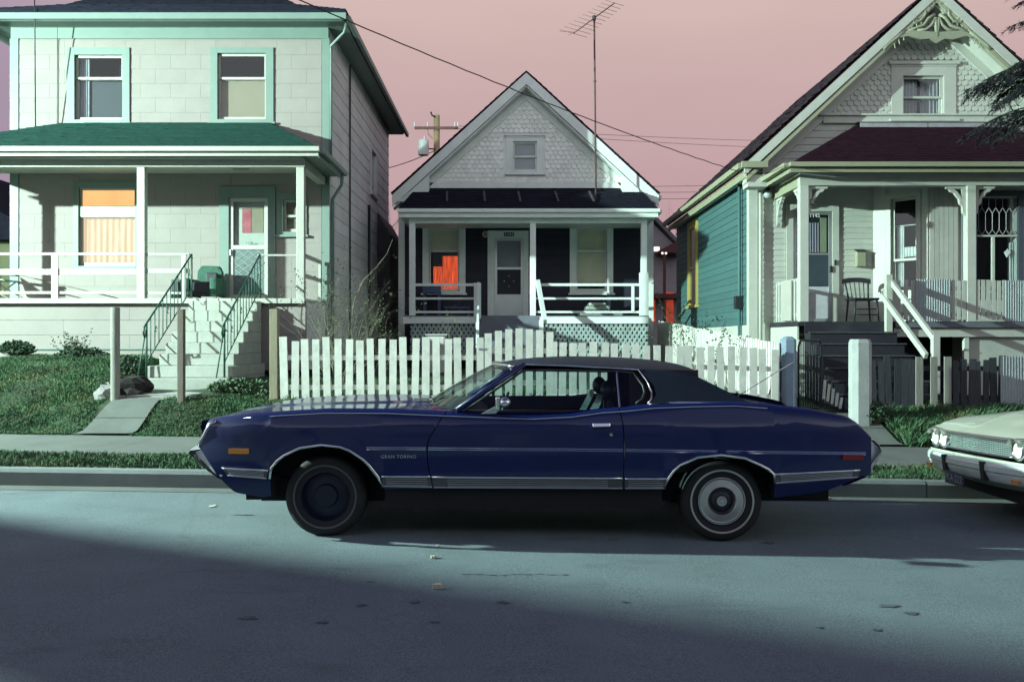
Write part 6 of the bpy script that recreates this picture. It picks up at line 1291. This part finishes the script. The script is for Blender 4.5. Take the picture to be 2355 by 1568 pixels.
bush('leafy_bush', 'weedy grass clump at the right foot of the white stairs', (X(560,13.6),13.6,.66), .50, .5, .16, 2200, .05, LEAFG); bush('leafy_bush', 'dark weeds around the foot of the tan post', (X(600,13.0),13.0,.60), .28, .2, .13, 900, .05, LEAFG)
bush('leafy_bush', 'tangled dark weeds at the base of the whitewashed post', (X(2010,12.35),12.35,.34), .20, .2, .24, 1000, .045, LEAFD)
shrub('thin_shrub', 'sparse leafless shrub silhouetted against the white porch skirt', (X(165,15.5), 15.5, 1.12), 16, .34, .005, 2, .8, .45, ls=.035, leafm=LEAFG)
# climbers on the side fence
random.seed(5)
shrub('climbing_vine', 'thin leafy vine climbing the white side fence', (3.55, 18.6, .75), 7, 1.35, .012, 2, .55, .5, ls=.05, leafm=LEAFD); shrub('young_fruit_tree', 'slender twiggy sapling in front of the white side fence', (3.42, 14.6, .62), 4, 1.2, .011, 2, .30, .4, ls=.05, leafm=LEAFD)
shrub('twiggy_rose', 'sparse rose canes in front of the lattice skirt', (-1.5, 19.6, .75), 5, 1.2, .01, 2, .5, .2, ls=.04); shrub('wild_rose', 'small twiggy canes between the two neighbouring houses', (-2.75, 19.2, .75), 5, .9, .01, 2, .6, .2, ls=.04)
# far bare trees seen between houses
random.seed(3)
for px, py, D, h, lb in ((900,500,48,7,'bare grey tree behind the gap beside the two-storey house'),(1550,470,52,7.5,'bare grey tree rising behind the teal-walled house')):
    t = thing('bare_tree', lb, 'tree', (X(px,D), D, .5)); m = MB(); lv = MB(); b = Vector((X(px,D),D,.5)); m.tube([b, b+Vector((0,0,h*.4))], [.16,.12], 6)
    ob('trunk', m, BARK, t); m2 = MB()
    for k in range(9): a = random.random()*6.283; twigs(m2, lv, b+Vector((0,0,h*random.uniform(.25,.42))), (math.cos(a)*.6, math.sin(a)*.6, 1), h*.55, .07, 3, .5, .2, 0)
    ob('crown', m2, BARK, t)
# spruce at the right edge
random.seed(21)
SP = thing('spruce_tree', 'dark drooping spruce in front of the cream gabled house', 'tree', (8.55, 13.3, .45)); tb_ = Vector((8.55,13.3,.45))
ob('trunk', MB().tube([tb_-Vector((0,0,.2)), tb_+Vector((0,0,3)), tb_+Vector((.05,0,6.5)), tb_+Vector((.05,0,9.5))], [.17,.13,.08,.03], 10), BARK, SP, smooth=True)
lim = MB(); nd = MB()
def spray(p0, d, L, droop, w0):
    pts = []; p = Vector(p0); dd = Vector(d).normalized(); n = 10
    for i in range(n+1): pts.append(p.copy()); dd = (dd+Vector((0,0,-droop/n))).normalized(); p = p+dd*L/n
    lim.tube(pts, [.022*(1-.85*i/n) for i in range(n+1)], 5)
    for i in range(1, n+1):
        for s in (-1, 1):
            for rep in range(2):
                sd = (pts[i]-pts[i-1]).normalized(); side_ = sd.cross(Vector((0,0,1))).normalized()*s; tl = w0*(1-.55*i/n)*random.uniform(.6,1.15); q0 = pts[i-1].lerp(pts[i], random.random()); q1 = q0+(side_*.75+sd*.55+Vector((0,0,random.uniform(-.75,-.1)))).normalized()*tl
                lim.tube([q0, q1], .004, 3)
                for k in range(16):
                    c = q0.lerp(q1, (k+random.random())/16); a = ((q1-q0).normalized()*.6+Vector((random.uniform(-1,1),random.uniform(-1,1),random.uniform(-1,1)))*.7).normalized(); b = a.orthogonal().normalized()*.008; nl = random.uniform(.045,.085); nd.add([c-b, c+b, c+a*nl], [(0,1,2)])
for k in range(64):
    h = random.uniform(1.9, 9.0); a = random.random()*6.283; L = max(.4, (1.85-.16*h))*random.uniform(.75,1.1)
    if abs(a-3.14) < .9 and h < 3.6: L *= .45
    if abs(a-3.14) < 1.0 and 3.2 < h < 9: L *= .25
    spray(tb_+Vector((0,0,h)), (math.cos(a), math.sin(a), .30), L, 1.1, .34)
for k in range(26):
    hz_ = 4.95+.9*random.random()-.2; spray((8.5,13.25+random.uniform(-.3,.3),hz_), (-1, random.uniform(-.45,.45), random.uniform(.25,.5)), random.uniform(1.1,1.75), random.uniform(.75,1.15), .45)
for k in range(5): spray((8.5,13.25,6.3+.25*k), (-1, random.uniform(-.3,.3), .12), random.uniform(.85,1.15), .5, .34)
for k in range(5): spray((8.5,13.1,2.9+.2*k), (-1, random.uniform(-.3,.3), .35), random.uniform(.6,.85), .9, .34)
ob('branches', lim, M('dark_bark', (.02,.018,.018), .9, .3), SP); ob('crown', nd, NEEDLE, SP)

# ================================================================== BACKGROUND BUILDINGS
random.seed(2)
# sliver of a neighbour left of the two-storey house
NB = thing('neighbour_house', 'dark-roofed neighbour house glimpsed beside the white porch', 'house', (-15, 24, .9)); B('wall', M('olive_wall', (.16,.17,.09), .8, .1), NB, -19, -12.35, 23, 31, .8, 4.0)
ob('roof', MB().prism([(-19.6,22.6,4.0),(-12.0,22.6,4.0),(-12.0,22.6,4.12),(-15.8,22.6,6.4),(-19.6,22.6,4.12)], (0,8.8,0)), DKROOF, NB); B('trim', MINT, NB, -12.34, -12.28, 22.97, 23.1, 1.0, 3.95)
B('window', DARK, NB, -14.2, -13.2, 22.95, 22.999, 1.9, 3.2)
# far gabled house between the small house and the teal-walled one
D = 46.0; FH = thing('far_house', 'mauve-grey gabled house with red-lit porch far between the houses', 'house', (X(1500,D), D, .5)); fl, fr_ = X(1440,D), X(1560,D)
GREYW = M('mauve_grey_wall', (.20,.17,.19), .8, .1, rand=.05); pk = X(1490,D); ez_ = Z(572,D)
ob('wall', MB().prism([(fl,D,.4),(fr_,D,.4),(fr_,D,ez_),(pk,D,Z(503,D)),(X(1420,D),D,ez_),(X(1420,D),D,.4)], (0,8,0)), GREYW, FH); ob('roof', MB().prism([(X(1410,D),D-.4,ez_-.3),(pk,D-.4,Z(494,D)),(X(1580,D),D-.4,ez_-.4),(X(1580,D),D-.4,ez_-.15),(pk,D-.4,Z(482,D)),(X(1410,D),D-.4,ez_-.05)], (0,9,0)), M('grey_far_roof', (.09,.08,.10), .8), FH)
lw = B('window', LAMPW, FH, X(1503,D), X(1516,D), D-.03, D-.005, Z(578,D), Z(568,D)); B('sill', GREYW, FH, X(1501,D), X(1522,D), D-.12, D-.005, Z(582,D), Z(580.3,D))
PRD = M('dark_red_wood', (.06,.012,.014), .8, .2); ob('porch_roof', MB().prism([(X(1504,D),D-2,Z(583,D)),(X(1560,D),D-2,Z(555,D)),(X(1560,D),D-2,Z(592,D)),(X(1504,D),D-2,Z(588,D))], (0,1.9,0)), PRD, FH)
for a in (1511, 1553): B('porch_post', PRD, FH, X(a,D), X(a,D)+.12, D-1.9, D-1.75, .4, Z(588,D))
B('deck', PRD, FH, X(1490,D), X(1566,D), D-2, D-.01, Z(690,D), Z(680,D)); B('door', REDGLOW, FH, X(1530,D), X(1548,D), D-.04, D-.006, Z(758,D), Z(672,D)); B('door', REDGLOW, FH, X(1500,D), X(1506,D), D-.04, D-.006, Z(740,D), Z(690,D))
for a in (1508, 1516): ob('porch_bulb', MB().ball((X(a,D),D-1.95,Z(591,D)), .06, 8, 6), LAMPW, FH)
# shed in the gap beside the two-storey house
SH = thing('shed', 'low dark shed with pale door in the gap between houses', 'shed', (X(905,32), 32, .6)); B('wall', M('shed_wall', (.05,.05,.075), .8, .15), SH, X(840,32), X(930,32), 32, 34, .5, Z(655,32)); B('door', M('shed_door', (.22,.25,.27), .7, .1), SH, X(905,32), X(930,32), 31.95, 31.999, Z(738,32), Z(664,32)); B('roof', M('shed_roof', (.12,.09,.11), .8), SH, X(835,32), X(935,32), 31.7, 34.2, Z(655,32), Z(650,32))
# houses across the street (behind the camera), reflected in the car
for k, (x, w_, h) in enumerate(((-20.5,10,7.5),(-10,9.6,7.2),(0,9.6,7.8),(10,9.6,7.4),(20,9.6,7))):
    t = thing('opposite_house', ('tall dark house across the street near the street lamp','small dark bungalow across the street','big dark house across the street facing the blue coupe','dark house across the street past the cream sedan','farthest dark house across the street')[k], 'house', (x, -8, 0)); B('wall', M('opposite_wall', (.06,.055,.06), .8, .2), t, x-w_/2, x+w_/2, -18, -8, -.2, h); ob('roof', MB().prism([(x-w_/2-.4,-7.5,h),(x+w_/2+.4,-7.5,h),(x,-7.5,h+3.4)], (0,-11,0)), DKROOF, t)
    for j in (-1, 1): B('window', DARK, t, x+j*w_*.25-.5, x+j*w_*.25+.5, -7.999, -7.95, 1.4, 2.9)
    B('door', WOODB, t, x-.45, x+.45, -7.999, -7.94, -.1, 2.1)

# ================================================================== STREET LITTER
def flat(name, lb, cat, px, py, sx_, sy_, mat, h=.01, group=None):
    Dd = CAMZ*FPX/(py-CY); x = X(px, Dd)
    for _ in range(3): Dd = (CAMZ-float(g0(x)))*FPX/(py-CY); x = X(px, Dd)
    z = float(g0(x)); n = 13; pts = [(x+sx_*math.cos(t)*random.uniform(.35,1.1), Dd+sy_*math.sin(t)*random.uniform(.35,1.1), z+.003) for t in np.linspace(0, 6.283, n+1)[:-1]]
    o = ob(name, MB().prism(pts, (0,0,h)), mat, None); return tag(o, lb, cat, group)
flat('stone', 'pale pebble lying on the lit strip of asphalt', 'stone', 1006, 1353, .035, .03, M('pale_stone',(.5,.46,.38),.8,.15), .025)
flat('stone', 'small pebble near the edge of the coupe shadow', 'stone', 997, 1283, .025, .02, MATS['pale_stone'], .015); flat('paper_scrap', 'white scrap of paper on the road before the front wheel', 'litter', 490, 1164, .035, .05, PAPER, .004); flat('paper_scrap', 'thin paper scrap under the coupe', 'litter', 1006, 1254, .02, .01, PAPER, .003); flat('paper_scrap', 'torn white scrap lying in the gutter behind the coupe', 'litter', 1890, 1146, .09, .04, PAPER, .01)
random.seed(4)
STS = [(1155,1385,.055,.035),(1440,1385,.03,.02),(852,1338,.025,.02),(565,1422,.07,.04),(745,1431,.045,.025),(1000,1430,.03,.02),(955,1385,.035,.03),(2040,1393,.07,.04),(2095,1410,.05,.035),(2015,1448,.03,.025),(1885,1443,.02,.02),(830,1392,.03,.03),(1410,1240,.05,.03),(1765,1248,.06,.05),(560,1184,.10,.02)]
for k, (px, py, a, b) in enumerate(STS): flat('oil_stain', 'dark oily spot on the asphalt', 'stain', px, py, a, b, STAIN, .001, 'oily spots scattered over the road')
for k in range(9): flat('tar_crack', 'short dark tar dash in the lit strip of asphalt', 'stain', 1075+28*k, 1322+random.uniform(-2,2), .035, .008, STAIN, .001, 'dashes of tar along the road')
